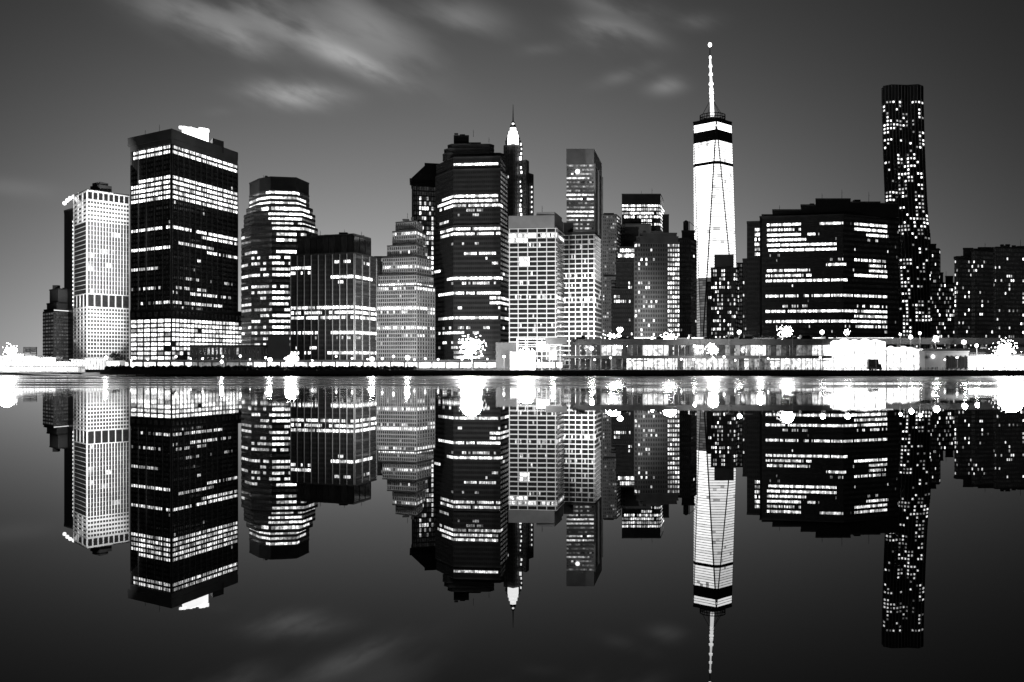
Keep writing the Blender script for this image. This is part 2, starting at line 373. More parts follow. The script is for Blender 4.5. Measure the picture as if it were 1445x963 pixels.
# ---- art deco spire tower
T = Tower('slim art deco skyscraper with glowing crown and needle spire', 1250, 731, 'dark_stone', 'mid_concrete', .01)
T.tier([(711, 1262), (724, 1250), (737, 1262)], 204, None, (5, 5), 6, .4, .35, .6, .2, p0=.05, g0=2, run=1)
T.tier([(735, 1268), (742, 1258), (746, 1268)], 225, None, (3, 2), 6, .4, .35, .6, .2, p0=.08, g0=2, run=1)
T.tier([(737, 1272), (747, 1264), (752.5, 1272)], 243, None, (3, 3), 6, .4, .35, .6, .2, p0=.12, g0=2, run=1)
Dm = 1262
for (a_, b2, yt, yb) in ((713, 735, 200, 204), (714.5, 733.5, 196, 200)): T.tier([(a_, Dm), ((a_ + b2) / 2, Dm - 7), (b2, Dm)], yt, yb, Dr=Dm)
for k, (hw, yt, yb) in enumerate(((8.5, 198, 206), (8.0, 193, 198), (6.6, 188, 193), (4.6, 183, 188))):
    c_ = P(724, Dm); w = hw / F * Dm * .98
    T.unit('floodlit_crown_glow', 'lamp_and_glow', lambda b: b.prism([c_ + Vector((w * math.cos(q * math.pi / 4 + .39), -8 + w * math.sin(q * math.pi / 4 + .39))) for q in range(8)], Z(yb, Dm), Z(yt, Dm), 3.4))  # floodlit crown tiers, the light on them put in as emission
c_ = P(724, Dm - 8)
T.unit('spire', 'charcoal_panel', lambda b: (b.tube((c_.x, c_.y, Z(183, Dm)), (c_.x, c_.y, Z(174, Dm)), 4.2, 1.6, 10), b.tube((c_.x, c_.y, Z(174, Dm)), (c_.x, c_.y, Z(150, Dm)), .8, .25, 6)))
T.unit('spire_light', 'lamp_and_glow', lambda b: b.ball((c_.x, c_.y - 2, Z(178, Dm)), 1.6, 3, 8, 6))
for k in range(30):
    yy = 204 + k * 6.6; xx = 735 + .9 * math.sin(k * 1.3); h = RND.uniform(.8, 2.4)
    if RND.random() < .75: T.unit('edge_lamp', 'lamp_and_glow', lambda b: b.box(P(xx - h * .7, 1256).x, P(xx + h * .7, 1256).x, 1254, 1257, Z(yy + h, 1256), Z(yy - h, 1256), 3))
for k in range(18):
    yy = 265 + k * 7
    T.unit('edge_lamp', 'lamp_and_glow', lambda b: b.box(P(749.5, 1268).x, P(751, 1268).x, 1262, 1266, Z(yy + 1, 1268), Z(yy - 1, 1268), 2))
T.sil.append((711, 752, 205, 1250))

# ---- concrete grid block
T = Tower('wide pale block with thin white floor lines and blank grey roof box', 820, 755, 'dark_stone', 'white_concrete', .01)
ch = [(718, 825), (785, 820), (795.5, 862)]
rows = [(331, 718, 795, .85, 3), (337, 718, 745, .97, 5), (344, 740, 785, .4, 2), (366, 733, 747, .97, 6), (373, 733, 747, .97, 6), (400, 720, 790, .25, 1.5), (422, 722, 795, .3, 2), (437, 760, 790, .3, 1.6), (458, 718, 790, .3, 2)]
T.tier(ch, 322, None, (30, 8), 6.6, .04, .24, 0, .7, bands=rows, p0=.13, g0=1.3, run=1)
pts = [P(*c) for c in ch]; d = (pts[1] - pts[0]).normalized(); W = (pts[1] - pts[0]).length
for i in (0, 1, 2, 3, 4, 5):
    u = min(max(W * i / 5, .6), W - .6); T.frame.slab(pts[0] + d * (u - .32), pts[0] + d * (u + .32), Vector((d.y, -d.x)), 0, 1.0, GZ, Z(322, 820))
for u in (.5, W * .0): pass
T.tier([(718, 826), (782, 822), (793, 862)], 304, 322, roof=False) ; T.units.append(('roof_screen', 'grey_concrete', MB()))
T.units[-1][2].prism(T.poly([(717.6, 824), (782.4, 819.5), (795, 862)])[1], Z(321.8, 820), Z(304, 820))
T.units.append(('penthouse', 'grey_concrete', MB())); T.units[-1][2].prism(T.poly([(757, 823), (782.4, 820.4), (793, 855)])[1], Z(304, 820), Z(299, 820))

# ---- tall grey louvred tower
T = Tower('tall slim tower with louvred front and pale blank concrete side', 1000, 822, 'mid_concrete', 'grey_concrete', .05)
ch = [(799.5, 1000), (838, 1000), (849, 1075)]
T.tier(ch, 211, 231, roof=False); T.units.append(('roof_screen', 'grey_concrete', MB())); T.units[-1][2].prism(T.poly([(799.2, 999), (838.3, 999), (849.3, 1075)])[1], Z(230.8, 1000), Z(210.5, 1000))
rows = [(243, 803, 818, .6, 2), (249, 800, 838, .6, 2), (276, 800, 838, .85, 3.5), (282, 800, 838, .9, 3.5), (299, 800, 838, .9, 3), (305, 800, 838, .9, 3), (312, 800, 838, .5, 1), (318, 800, 838, .4, 1)]
T.tier(ch, 231, None, (12, 0), 5.9, .06, .55, .15, .6, bands=rows, p0=.75, g0=.55, run=6, roof=False)
pts = [P(*c) for c in ch]; d = (pts[2] - pts[1]).normalized(); W = (pts[2] - pts[1]).length
for u in (0.6, W * .5, W - .6): T.frame.slab(pts[1] + d * (u - .6), pts[1] + d * (u + .6), Vector((d.y, -d.x)), 0, 1.5, GZ, Z(231, 1000))
T.unit('beacon', 'lamp_and_glow', lambda b: b.ball((*P(815, 997), Z(243, 1000)), 2.2, 4, 8, 6))

# ---- second grid block
T = Tower('pale grid block with white floor lines below the tall louvred tower', 900, 820, 'dark_stone', 'white_concrete', .01)
ch = [(794, 906), (839, 900), (847.5, 940)]
T.tier(ch, 331, None, (22, 6), 6.9, .05, .24, 0, .7, p0=.18, g0=1.1, run=1, bands=[(386, 794, 840, .4, 2), (400, 800, 840, .25, 2), (423, 794, 840, .5, 2.5), (440, 794, 840, .3, 1)])
for i in range(6):
    u = i / 5; a = P(*ch[0]).lerp(P(*ch[1]), min(max(u, .02), .98)); T.frame.slab(a - Vector((.3, 0)), a + Vector((.3, 0)), Vector((0, -1)), 0, 1.0, GZ, Z(331, 900))
T.tier([(793.6, 905), (839.2, 899), (848, 940)], 327, 331, roof=False)
T.roofbox([(795, 920), (809, 920)], 312, 327, 910, m='charcoal_panel')

# ---- group between grid blocks and glass spire
T = Tower('grey office tower with rounded top just right of the louvred tower', 1150, 862, 'mid_concrete', 'grey_concrete', .07)
T.tier([(850, 1150), (870, 1150), (876, 1180)], 304, None, (7, 3), 5, .25, .45, .3, .4, p0=.4, g0=.5)
T.tier([(850, 1143), (871, 1143), (878, 1170)], 391, None, (7, 3), 5, .25, .45, .3, .4, p0=.45, g0=.7, Dr=1145)
T.tier([(852, 1155), (866, 1155)], 301.5, 304)
T = Tower('black tower with a block of bright windows under its flat top', 1250, 905, 'black_steel', 'dark_stone', .006)
def bw(x, y): return .97 if (y < 300 and y > 288 and x > 918) or (300 < y < 322 and 906 < x < 920) else (.75 if 288 < y < 310 else (.55 if x > 918 and y < 330 else .05))
T.tier([(877.5, 1250), (932, 1250), (936, 1300)], 275, 288)
T.tier([(877.5, 1250), (932, 1250), (937, 1300)], 288, 330, (18, 3), 5.2, .25, .4, .2, .2, p0=bw, g0=3, run=1, roof=False)
T.tier([(877.5, 1249), (936, 1249), (945, 1300)], 330, None, (18, 3), 5.2, .25, .4, .2, .2, p0=.1, g0=2, run=1, roof=False, bands=[(333, 915, 940, .9, 4)])
T.tier([(935, 1255), (944, 1255)], 303, 330)
clutter(T, [(877.5, 1250), (932, 1250), (936, 1300)], 275, 2, 2)
T = Tower('plain slate grey slab in front of the black flat-topped tower', 1180, 900, 'mid_concrete', 'mid_concrete', .0)
T.tier([(880, 1180), (919, 1180)], 317, None)
T.tier([(869, 1176), (882, 1176)], 319, None, (4,), 6, .3, .4, .2, .2, p0=.04)
T = Tower('dark low tower with two bright rows beside the grey slab', 1100, 880, 'charcoal_panel', 'dark_stone', .01)
T.tier([(872, 1100), (896, 1100)], 350, 372, (9,), 6.3, .25, .35, .2, .2, bands=[(355, 872, 896, .9, 4.5), (361, 872, 896, .97, 5)], p0=.05)
T.tier([(869, 1098), (898, 1098)], 372, None, (10,), 6.3, .35, .4, .2, .2, p0=lambda x, y: .22, g0=2.4, run=1)
T.tier([(863, 1090), (899, 1090)], 410, None, (12,), 6.5, .4, .4, .2, .2, p0=.2, g0=2.4, run=1, bands=[(425, 865, 885, .9, 4), (418, 866, 874, .7, 3)])
T = Tower('brick apartment tower with chamfered top and a bright column of windows', 900, 928, 'charcoal_panel', 'bronze_steel', .008)
def pr(x, y): return .92 if (942 < x < 959 and y > 345) else (.45 if 893 < x < 926 else .12)
for (L, R, yt, yb) in ((903, 955, 330, 335), (898, 957, 335, 343), (895, 959, 343, None)):
    T.tier([(L, 904), (L + 5, 900), (R, 903)], yt, yb, (1, 17) if yb is None else (), 6.7, .38, .42, .2, .3, p0=pr, g0=2.6, run=1, Dr=900)
clutter(T, [(903, 904), (908, 900), (955, 903)], 330, 5, 3)
T = Tower('narrow dark apartment tower with rooftop water tank right of the brick one', 960, 970, 'dark_stone', 'charcoal_panel', .008)
T.tier([(957, 965), (975, 960), (983, 985)], 337, None, (6, 3), 6.5, .4, .45, .2, .3, p0=.16, g0=2, run=1)
T.tier([(962, 965), (980, 965)], 326, 337)
T.unit('water_tank', 'timber', lambda b: (b.tube((*P(968, 972), Z(326, 960)), (*P(968, 972), Z(311, 960)), 2.6, 2.6, 12), b.tube((*P(968, 972), Z(311, 960)), (*P(968, 972), Z(308.5, 960)), 2.9, .3, 12)))
T.unit('mast_frame', 'bronze_steel', lambda b: (b.tube((*P(973, 972), Z(326, 960)), (*P(973, 972), Z(310, 960)), .3), b.tube((*P(973, 972), Z(311, 960)), (*P(981, 972), Z(318, 960)), .25), b.tube((*P(981, 972), Z(326, 960)), (*P(981, 972), Z(317, 960)), .3)))

# ---- the tall glass spire tower
T = Tower('tallest tower, white-lit tapering glass skyscraper with long antenna mast', 1700, 1008, 'charcoal_panel', 'charcoal_panel', .1)
Dw = 1730; cb_, ct_ = P(1011.5, Dw), P(1005.5, Dw); zb, zt = GZ, Z(168, Dw - 32); hb, ht = 31.5, 32.5
Bc = [Vector((sx * hb, sy * hb)) for sx, sy in ((-1, -1), (1, -1), (1, 1), (-1, 1))]
Tc = [Vector((ht * math.cos(a), ht * math.sin(a))) for a in (math.pi, -math.pi / 2, 0, math.pi / 2)]
def sect(z, k=1.0):
    t = (z - zb) / (zt - zb); c = cb_.lerp(ct_, t); o = []
    for i in range(4):
        o.append(c + Bc[i].lerp(Tc[i], t) * k); o.append(c + Bc[i].lerp(Tc[(i + 1) % 4], t) * k)
    return o
# core
T.walls.prism(sect(zb), zb, zt, 0, sect(zt))
T.sil.append((980, 1037, 168, 1700))
zlit = Z(391, 1700); NF = 92; hf = (zt - zb) / NF
for j in range(NF):
    z0, z1 = zb + j * hf + hf * .16, zb + (j + 1) * hf - hf * .04; y = PY((z0 + z1) / 2, 1700)
    if y < 172 or 183 < y < 199 or 229 < y < 232: 
        continue
    s0, s1 = sect(z0, 1.004), sect(z1, 1.004)
    rr = random.Random(j * 31 + 5)
    for e in (7, 0, 1, 2, 6, 3):                     # facets towards the water
        a0, b0, a1, b1 = s0[e], s0[(e + 1) % 8], s1[e], s1[(e + 1) % 8]
        L = max((b0 - a0).length, (b1 - a1).length); n = max(1, int(L / 5.5))
        if L < 1.5: continue
        for i in range(n):
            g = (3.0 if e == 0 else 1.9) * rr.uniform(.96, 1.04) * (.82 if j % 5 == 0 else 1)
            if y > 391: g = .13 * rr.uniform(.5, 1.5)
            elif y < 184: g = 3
            elif rr.random() < (.012 if e != 1 else .05): g = rr.uniform(.6, 1.1)
            e0 = 1.3 / L if i == 0 else 0; e1 = 1.3 / L if i == n - 1 else 0
            f0, f1 = i / n + e0, (i + 1) / n - e1
            T.extra.append((a0.lerp(b0, f0), a0.lerp(b0, f1), a1.lerp(b1, f1), a1.lerp(b1, f0), z0, z1, g, y, e))
class _Q: pass
def spire_parts(r, base):
    order = sorted(range(len(T0.extra)), key=lambda i: (T0.extra[i][7] > 388, -abs((T0.extra[i][1] - T0.extra[i][0]).length) * (T0.extra[i][8] in (7, 0, 1, 2)), i))
    def add(b, q):
        p0, p1, p2, p3, z0, z1, g = q[:7]; b.face([(p0.x, p0.y, z0), (p1.x, p1.y, z0), (p2.x, p2.y, z1), (p3.x, p3.y, z1)], g)
    for i in order[:100]:
        b = MB(); add(b, T0.extra[i]); b.build('window', 'tower_glass', r, base)
    b = MB()
    for i in order[100:]: add(b, T0.extra[i])
    struct(b.build('window', 'tower_glass', r, base), 'stuff')
T0 = T
T.units.append(('crown_rail', 'charcoal_panel', MB())); T.units[-1][2].prism(sect(zt, 1.02), zt, zt + 2.5)
def ring(b):
    c = ct_; r = 21; z0 = zt + 4; z1 = zt + 13
    for k in range(28):
        a, a2 = 2 * math.pi * k / 28, 2 * math.pi * (k + 1) / 28
        p, q = c + Vector((r * math.cos(a), r * math.sin(a))), c + Vector((r * math.cos(a2), r * math.sin(a2)))
        for z in (z0, (z0 + z1) / 2, z1): b.tube((p.x, p.y, z), (q.x, q.y, z), .7, n=6)
        b.tube((p.x, p.y, zt + 2), (p.x, p.y, z1), .45, n=5)
    b.tube((c.x, c.y, zt + 2), (c.x, c.y, z0 + 2), 17, 17, 24)
T.unit('antenna_ring', 'dark_stone', ring)
zm = Z(79, Dw); z0m = Z(160, Dw); zz = lambda y: Z(y, Dw)
mx = lambda z: ct_ + (P(1001.5, Dw) - P(1005.5, Dw)) * ((z - zt) / (Z(62, Dw) - zt))
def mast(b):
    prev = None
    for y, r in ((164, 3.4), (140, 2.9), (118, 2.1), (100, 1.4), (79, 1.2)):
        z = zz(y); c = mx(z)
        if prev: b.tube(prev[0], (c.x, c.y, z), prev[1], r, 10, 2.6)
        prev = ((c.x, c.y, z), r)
T.unit('mast', 'lamp_and_glow', mast)
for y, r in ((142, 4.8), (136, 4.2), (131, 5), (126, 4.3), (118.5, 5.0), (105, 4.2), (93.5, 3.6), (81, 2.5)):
    z = zz(y); c = mx(z); T.unit('mast_light', 'lamp_and_glow', lambda b: b.tube((c.x, c.y, z - 1.8), (c.x, c.y, z + 1.8), r * .78, r * .66, 12, 3))
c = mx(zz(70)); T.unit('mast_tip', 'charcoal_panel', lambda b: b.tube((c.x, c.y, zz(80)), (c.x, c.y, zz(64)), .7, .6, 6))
T.unit('beacon', 'lamp_and_glow', lambda b: b.ball((c.x, c.y, zz(63.5)), 3.1, 5, 10, 8, 1.25))
for a in (.3, 1.9, 3.5, 5.1):
    p = ct_ + Vector((20 * math.cos(a), 20 * math.sin(a))); q = mx(zz(140))
    T.unit('guy_cable', 'dark_stone', lambda b: b.tube((p.x, p.y, zt + 12), (q.x, q.y, zz(138)), .45, n=5))

# ---- apartment towers in front of / beside it
T = Tower('dark apartment tower with grey blank top in front of the glass spire', 1000, 1023, 'charcoal_panel', 'dark_stone', .01)
T.tier([(1008, 1012), (1035.5, 1012)], 359, 380, Dr=1005, roof=False); T.wallm = 'charcoal_panel'
T.unit('penthouse', 'mid_concrete', lambda b: b.prism(T.poly([(1008, 1008), (1035.5, 1008)])[1], Z(380, 1005), Z(359, 1005)))
T.tier([(1003, 1005), (1038, 1000), (1043, 1020)], 379, None, (12, 2), 6.0, .42, .4, .2, .2, p0=lambda x, y: .55 if x < 1022 or x > 1026 else .3, g0=2.4, run=1)
T.tier([(997, 998), (1004, 996)], 399, None, (3,), 6.0, .42, .4, .2, .2, p0=.3, g0=2, run=1, Dr=998)
T = Tower('slim dark apartment tower with a bright double column of windows', 1000, 1060, 'charcoal_panel', 'dark_stone', .008)
T.tier([(1048, 1005), (1070, 1000)], 366, None, (8,), 6.0, .42, .4, .2, .2, p0=lambda x, y: .8 if 1056 < x < 1067 and y > 385 else .25 if y > 385 else 0, g0=2.6, run=1)
T = Tower('pale narrow tower glimpsed beside the dark double-column one', 1500, 1045, 'mid_concrete', 'mid_concrete', .05)
T.tier([(1039, 1500), (1050, 1500)], 372, None, (4,), 6, .4, .4, .2, .2, p0=.3, g0=1, run=1)

# ---- long dark slab at right
T = Tower('very wide black office slab with uneven roofline and ragged lit rows', 920, 1165, 'black_steel', 'dark_stone', .004)
rows = [(y, x0, x1, d_, g) for (y, x0, x1, d_, g) in (
    (317, 1082, 1130, .97, 5), (318, 1157, 1190, .9, 3.5), (317, 1206, 1252, .98, 4), (324, 1082, 1130, .7, 3), (324, 1206, 1252, .95, 4), (331, 1082, 1130, .97, 5), (331, 1222, 1252, .95, 4), (331, 1139, 1150, .9, 3), (339, 1082, 1137, .97, 5), (338, 1222, 1240, .4, 1),
    (347, 1082, 1180, .95, 5), (354, 1082, 1180, .97, 5), (362, 1082, 1100, .5, 1), (369, 1170, 1190, .6, 2), (369, 1206, 1252, .7, 3), (375, 1165, 1193, .95, 5), (375, 1225, 1252, .8, 3), (383, 1082, 1143, .85, 3.5), (382, 1226, 1252, .9, 4), (390, 1080, 1145, .8, 3), (389, 1206, 1252, .97, 5),
    (398, 1080, 1195, .88, 4.5), (406, 1140, 1160, .2, 1), (420, 1080, 1252, .75, 3), (428, 1105, 1140, .5, 1.5), (429, 1206, 1252, .5, 2), (436, 1080, 1252, .85, 4), (443, 1206, 1252, .8, 3), (450, 1080, 1252, .93, 4.5), (457, 1180, 1252, .2, 1), (464, 1208, 1252, .8, 3), (471, 1100, 1252, .2, 1))]
prof = [(1075, 1090, 303), (1090, 1130, 296), (1130, 1151, 289), (1151, 1200, 280.5), (1200, 1242, 285), (1242, 1268, 287)]
T.tier([(1075, 935), (1190, 920), (1268, 950)], 304, None, (62, 42), 7.3, .26, .50, .2, .15, bands=rows, p0=lambda x, y: .22 if 1139 < x < 1143 or 1198 < x < 1203 else .09, g0=1.3, run=2)
for x0, x1, yt in prof:
    T.tier([(x0, 938), (x1, 938)], yt, 306, Dr=932)
T.tier([(1054, 945), (1076, 942)], 309, None, (8,), 7.2, .2, .4, .2, .1, p0=lambda x, y: .8 if 318 < y < 360 and x > 1066 else .02, g0=4, run=2)
T.tier([(1072, 938), (1077, 938)], 303, None)
clutter(T, [(1130, 945), (1242, 945)], 281.5, 9, 2.2, 935)
T.sil.append((1151, 1242, 283, 920))

# ---- rippled tall apartment tower
T = Tower('very tall slim apartment tower with rippled steel skin and ribbed crown', 1200, 1290, 'dark_stone', 'grey_concrete', .01)
prof = [(120, 1245, 1303), (142, 1245, 1303.5), (200, 1246.5, 1305), (240, 1248, 1306.5), (280, 1249.5, 1308.5), (310, 1251, 1310.5), (330, 1253, 1313), (400, 1257, 1316), (440, 1260, 1318)]
def edge(y):
    for (y0, a0, b0), (y1, a1, b1) in zip(prof, prof[1:]):
        if y <= y1: t = max(0, (y - y0) / (y1 - y0)); return a0 + (a1 - a0) * t, b0 + (b1 - b0) * t
    return prof[-1][1], prof[-1][2]
fhp = 5.3; y = 142.0; rr = random.Random(77)
clus = [(1262, 178, 9, 9), (1265, 142, 12, 5), (1296, 142, 9, 4), (1272, 256, 7, 14), (1285, 240, 5, 30), (1298, 270, 6, 28), (1268, 225, 8, 7), (1262, 275, 14, 8), (1273, 300, 6, 24), (1302, 295, 12, 11), (1302, 322, 12, 14), (1265, 320, 20, 5), (1300, 385, 7, 14), (1278, 390, 7, 28), (1264, 350, 4, 30), (1302, 440, 10, 16), (1280, 450, 5, 30), (1300, 180, 6, 30), (1250, 170, 3, 60)]
def lit_sp(px, yy):
    p = .09
    for cx, cy, rx, ry in clus:
        if abs(px - cx) < rx and abs(yy - cy) < ry: p = .6
    return p
# crown
def crown_slab(y0, y1, ribs, win):
    a0, b0 = edge((y0 + y1) / 2)
    nn = 13; pts = []
    for k in range(nn + 1):
        t = k / nn; px = a0 + (b0 - a0) * t; dd = 1200 + 3.0 * math.sin(t * 9 + y0 * .018) + 1.6 * math.sin(t * 17 + y0 * .03) + (8 * (1 - min(1, t * 10, (1 - t) * 10)))
        pts.append(P(px, dd))
    z0, z1 = Z(y1, 1200), Z(y0, 1200)
    m_ = (pts[0] + pts[-1]) / 2; back = [m_.lerp(pts[-1], .96) * 1.03, m_.lerp(pts[0], .96) * 1.03]
    T.walls.prism(pts + back, z0, z1)
    for k in range(nn):
        a, b2 = pts[k], pts[k + 1]; d = (b2 - a).normalized(); n = Vector((d.y, -d.x)); L = (b2 - a).length
        if ribs: T.frame.slab(a - d * .28, a + d * .28, n, 0, .9, z0, z1 - .02)
        if win:
            q = (a + b2) / 2; px = PX(q.x, q.y); li = rr.random() < lit_sp(px, (y0 + y1) / 2)
            g = rr.choice((.35, .7, 1.5, 2.5, 3.5)) if li else 0
            T.wins.append((a + d * L * .27, b2 - d * L * .25, n, z0 + (z1 - z0) * .28, z1 - (z1 - z0) * .26, g, px, (y0 + y1) / 2, L * 3, li))
crown_slab(121, 142, True, False)
while y < 505:
    crown_slab(y, y + fhp, True, True); y += fhp
T.roofs.append(MB()); T.roofs[-1].prism([P(1246, 1206), P(1258, 1199), P(1280, 1201), P(1296, 1198), P(1303, 1206), P(1302.5, 1240), P(1246.5, 1240)], Z(121, 1200), Z(119.6, 1200))
T.sil.append((1245, 1316, 121, 1200))
T = Tower('stepped dark annex hugging the foot of the rippled tower', 1180, 1322, 'dark_stone', 'charcoal_panel', .01)
T.tier([(1313, 1182), (1325, 1180), (1327, 1195)], 352, None, (6, 1), 6, .4, .4, .2, .2, p0=.35, g0=2, run=1)
T.tier([(1311, 1185), (1321, 1185)], 345, 352)
T = Tower('low dark apartment block with paired windows between tall towers at right', 1140, 1335, 'charcoal_panel', 'dark_stone', .01)
T.tier([(1322, 1140), (1347, 1145)], 400, None, (10,), 6, .4, .4, .2, .2, p0=.5, g0=2.2, run=1)
T.tier([(1326, 1150), (1331, 1150)], 385, 400); T.tier([(1334, 1150), (1345, 1150)], 390, 400)
# ---- right edge apartment group
for (lab, L, C, R, yt, D_, tops, sp) in (
    ('dark apartment tower with stepped left shoulder, third from the right edge', 1347, 1352, 1374, 366, 1000, ((1359, 1373, 351),), .24),
    ('dark apartment tower with bright window columns, second from the right edge', 1371, 1376, 1404, 354, 980, ((1380, 1402, 350),), .24),
    ('dark banded apartment tower cut by the right edge of the view', 1402, 1406, 1462, 350, 960, ((1419, 1425, 346), (1428, 1433, 347.5)), .28)):
    T = Tower(lab, D_, (L + R) / 2, 'charcoal_panel', 'mid_concrete', .012)
    T.tier([(L, D_ + 6), (C, D_), (R, D_ + 8)], yt, None, (2, int((R - C) / 2.7)), 6.1, .38, .45, .15, .3, g0=2.4, run=1, p0=lambda x, y, sp=sp: (sp if (int(x / 6.5) % 3) else .46) if y > 365 else .06)
    for a_, b2, yy in tops: T.tier([(a_, D_ + 8), (b2, D_ + 8)], yy, yt + 1, Dr=D_ + 4)
    clutter(T, [(L, D_ + 6), (C, D_), (R, D_ + 8)], yt, 5, 2.5)
q_ = random.Random(14)
for px, D, y, h in ((205, 930, 190, 5), (225, 925, 187, 8), (315, 985, 208, 6), (372, 955, 252, 4), (436, 862, 331, 7), (452, 862, 331, 4), (486, 862, 331, 5), (510, 870, 332, 4), (668, 985, 192, 7), (690, 985, 200, 5), (765, 850, 299, 6), (905, 1270, 275, 6), (920, 1270, 275, 9), (1100, 945, 296, 5), (1160, 945, 281, 6), (1188, 945, 280, 9), (1226, 945, 285, 10), (1255, 945, 287, 5), (1390, 990, 350, 6), (1440, 970, 349, 8), (1335, 1150, 390, 7), (575, 920, 307, 5)):
    t = min(TOWERS, key=lambda t: abs(t.D - D) + (0 if any(s_[0] <= px <= s_[1] for s_ in t.sil) else 500)); z = Z(y, D) - 1
    t.unit('aerial', 'dark_stone', lambda b: (b.tube((*P(px, D), z), (*P(px, D), z + h), .22, .12, 5), b.tube((*P(px, D - .4), z + h * .7), (*P(px + 1, D + 2), z + h * .7), .1, .1, 5)))
finish_towers()
# the spire tower windows
for o in list(col.objects):
    if o.get('label', '').startswith('tallest tower, white-lit'): spire_parts(o, T0.base)

# ------------------------------------------------------------------ ground and water
b = MB(); b.face([(-2500, 540, 3.0), (2500, 540, 3.0), (2500, 2120, 3.0), (-2500, 2120, 3.0)]); struct(b.build('ground', 'ground_soil'))
b = MB(); b.face([(-2500, 540, -1), (2500, 540, -1), (2500, 540, 3.0), (-2500, 540, 3.0)]); struct(b.build('sea_wall', 'mid_concrete'))
wm = bpy.data.materials.new('water'); wm.use_nodes = True; nt = wm.node_tree; bs = nt.nodes['Principled BSDF']
bs.inputs['Base Color'].default_value = (.004, .004, .004, 1); bs.inputs['IOR'].default_value = 1.27; bs.inputs['Specular IOR Level'].default_value = .42; bs.inputs['Roughness'].default_value = 0
N = nt.nodes.new; Lk = nt.links.new
geo = N('ShaderNodeNewGeometry'); sep = N('ShaderNodeSeparateXYZ'); Lk(geo.outputs['Position'], sep.inputs[0])
def mapr(src, a, b_, c, d_):
    m = N('ShaderNodeMapRange'); m.inputs[1].default_value = a; m.inputs[2].default_value = b_; m.inputs[3].default_value = c; m.inputs[4].default_value = d_
    m.interpolation_type = 'SMOOTHSTEP'; Lk(src, m.inputs[0]); return m.outputs[0]
def mth(op, a, b_=None):
    m = N('ShaderNodeMath'); m.operation = op
    for i, v in enumerate((a, b_)):
        if v is None: continue
        if isinstance(v, (int, float)): m.inputs[i].default_value = v
        else: Lk(v, m.inputs[i])
    return m.outputs[0]
def nz(sx, sy, scale, detail=3, off=0):
    mp = N('ShaderNodeMapping'); mp.inputs['Scale'].default_value = (sx, sy, 1); mp.inputs['Location'].default_value = (off, off, 0)
    Lk(geo.outputs['Position'], mp.inputs[0]); n = N('ShaderNodeTexNoise'); n.inputs['Scale'].default_value = scale; n.inputs['Detail'].default_value = detail
    Lk(mp.outputs[0], n.inputs['Vector']); return n.outputs['Fac']
warp = mth('ADD', sep.outputs['Y'], mth('MULTIPLY', mth('SUBTRACT', nz(.004, .01, 1, 3), .5), 60))
rip = mapr(warp, 120, 230, 0, 1)                                     # wind patch beyond the calm near water
calm = mapr(sep.outputs['Y'], 262, 300, 1, .25)                          # long smooth wakes near the pier
mask = mth('MULTIPLY', rip, calm)
h1 = nz(.8, 1.3, 1.2, 4); h2 = nz(.10, .35, 1.0, 2, 30)
hh = mth('ADD', mth('MULTIPLY', h1, .05), mth('MULTIPLY', h2, .10))
amp = mth('ADD', mth('MULTIPLY', mask, .024), .0008)
bp = N('ShaderNodeBump'); bp.inputs['Distance'].default_value = 1.0; bp.inputs['Strength'].default_value = 1.0
Lk(mth('MULTIPLY', hh, amp), bp.inputs['Height']); Lk(bp.outputs[0], bs.inputs['Normal'])
st = nz(.0015, .035, 1, 3, 7)
wl = mth('MULTIPLY', mapr(nz(.5, .22, 1.0, 4, 60), .52, .58, 0, .10), mapr(warp, 150, 250, 0, 1))     # roughened cat's-paws
Lk(mth('MAXIMUM', mth('MULTIPLY', mapr(sep.outputs['Y'], 262, 300, 0, 1), mapr(st, .42, .58, .12, .5)), wl), bs.inputs['Roughness'])
M['water'] = wm
b = MB(); b.face([(-2500, -300, 0), (2500, -300, 0), (2500, 541, 0), (-2500, 541, 0)]); struct(b.build('water', 'water'))

# ------------------------------------------------------------------ waterfront
def X(px, D): return (px - CX) / F * D
def part(name, m, parent, fn, base=(0, 0, 0)):
    b = MB(); fn(b); return b.build(name, m, parent, base)
# long esplanade pier
base = Vector((60, 490, 0)); r = empty('pier', base, 'long low dark pier running along the whole waterfront', 'pier')
Dp = 482
xl = X(140, Dp); xr = X(1500, Dp)
part('deck', 'charcoal_panel', r, lambda b: b.prism([(xl + 2, Dp + 1), (xl + 12, Dp), (xr, Dp), (xr, 541), (xl + 2, 541)], 1.5, 2.5), base)
part('fascia', 'mid_concrete', r, lambda b: b.prism([(xl, Dp + .8), (xl + 14, Dp - .8), (xr, Dp - .8), (xr, Dp), (xl + 12, Dp), (xl, Dp + 2)], .75, 2.75), base)
for k in range(98):
    x = xl + 8 + k * (xr - xl - 10) / 98
    part('pile', 'timber', r, lambda b: b.tube((x, Dp + 1.2, -1), (x, Dp + 1.2, 1.5), .32, .32, 7), base)
part('railing', 'bronze_steel', r, lambda b: [b.box(xl + 12, xr, Dp + .3, Dp + .38, z, z + .06) for z in (3.0, 3.35, 3.7)] + [b.box(xl + 12 + i * 2.4, xl + 12.07 + i * 2.4, Dp + .3, Dp + .38, 2.5, 3.7) for i in range(int((xr - xl - 12) / 2.4))], base)

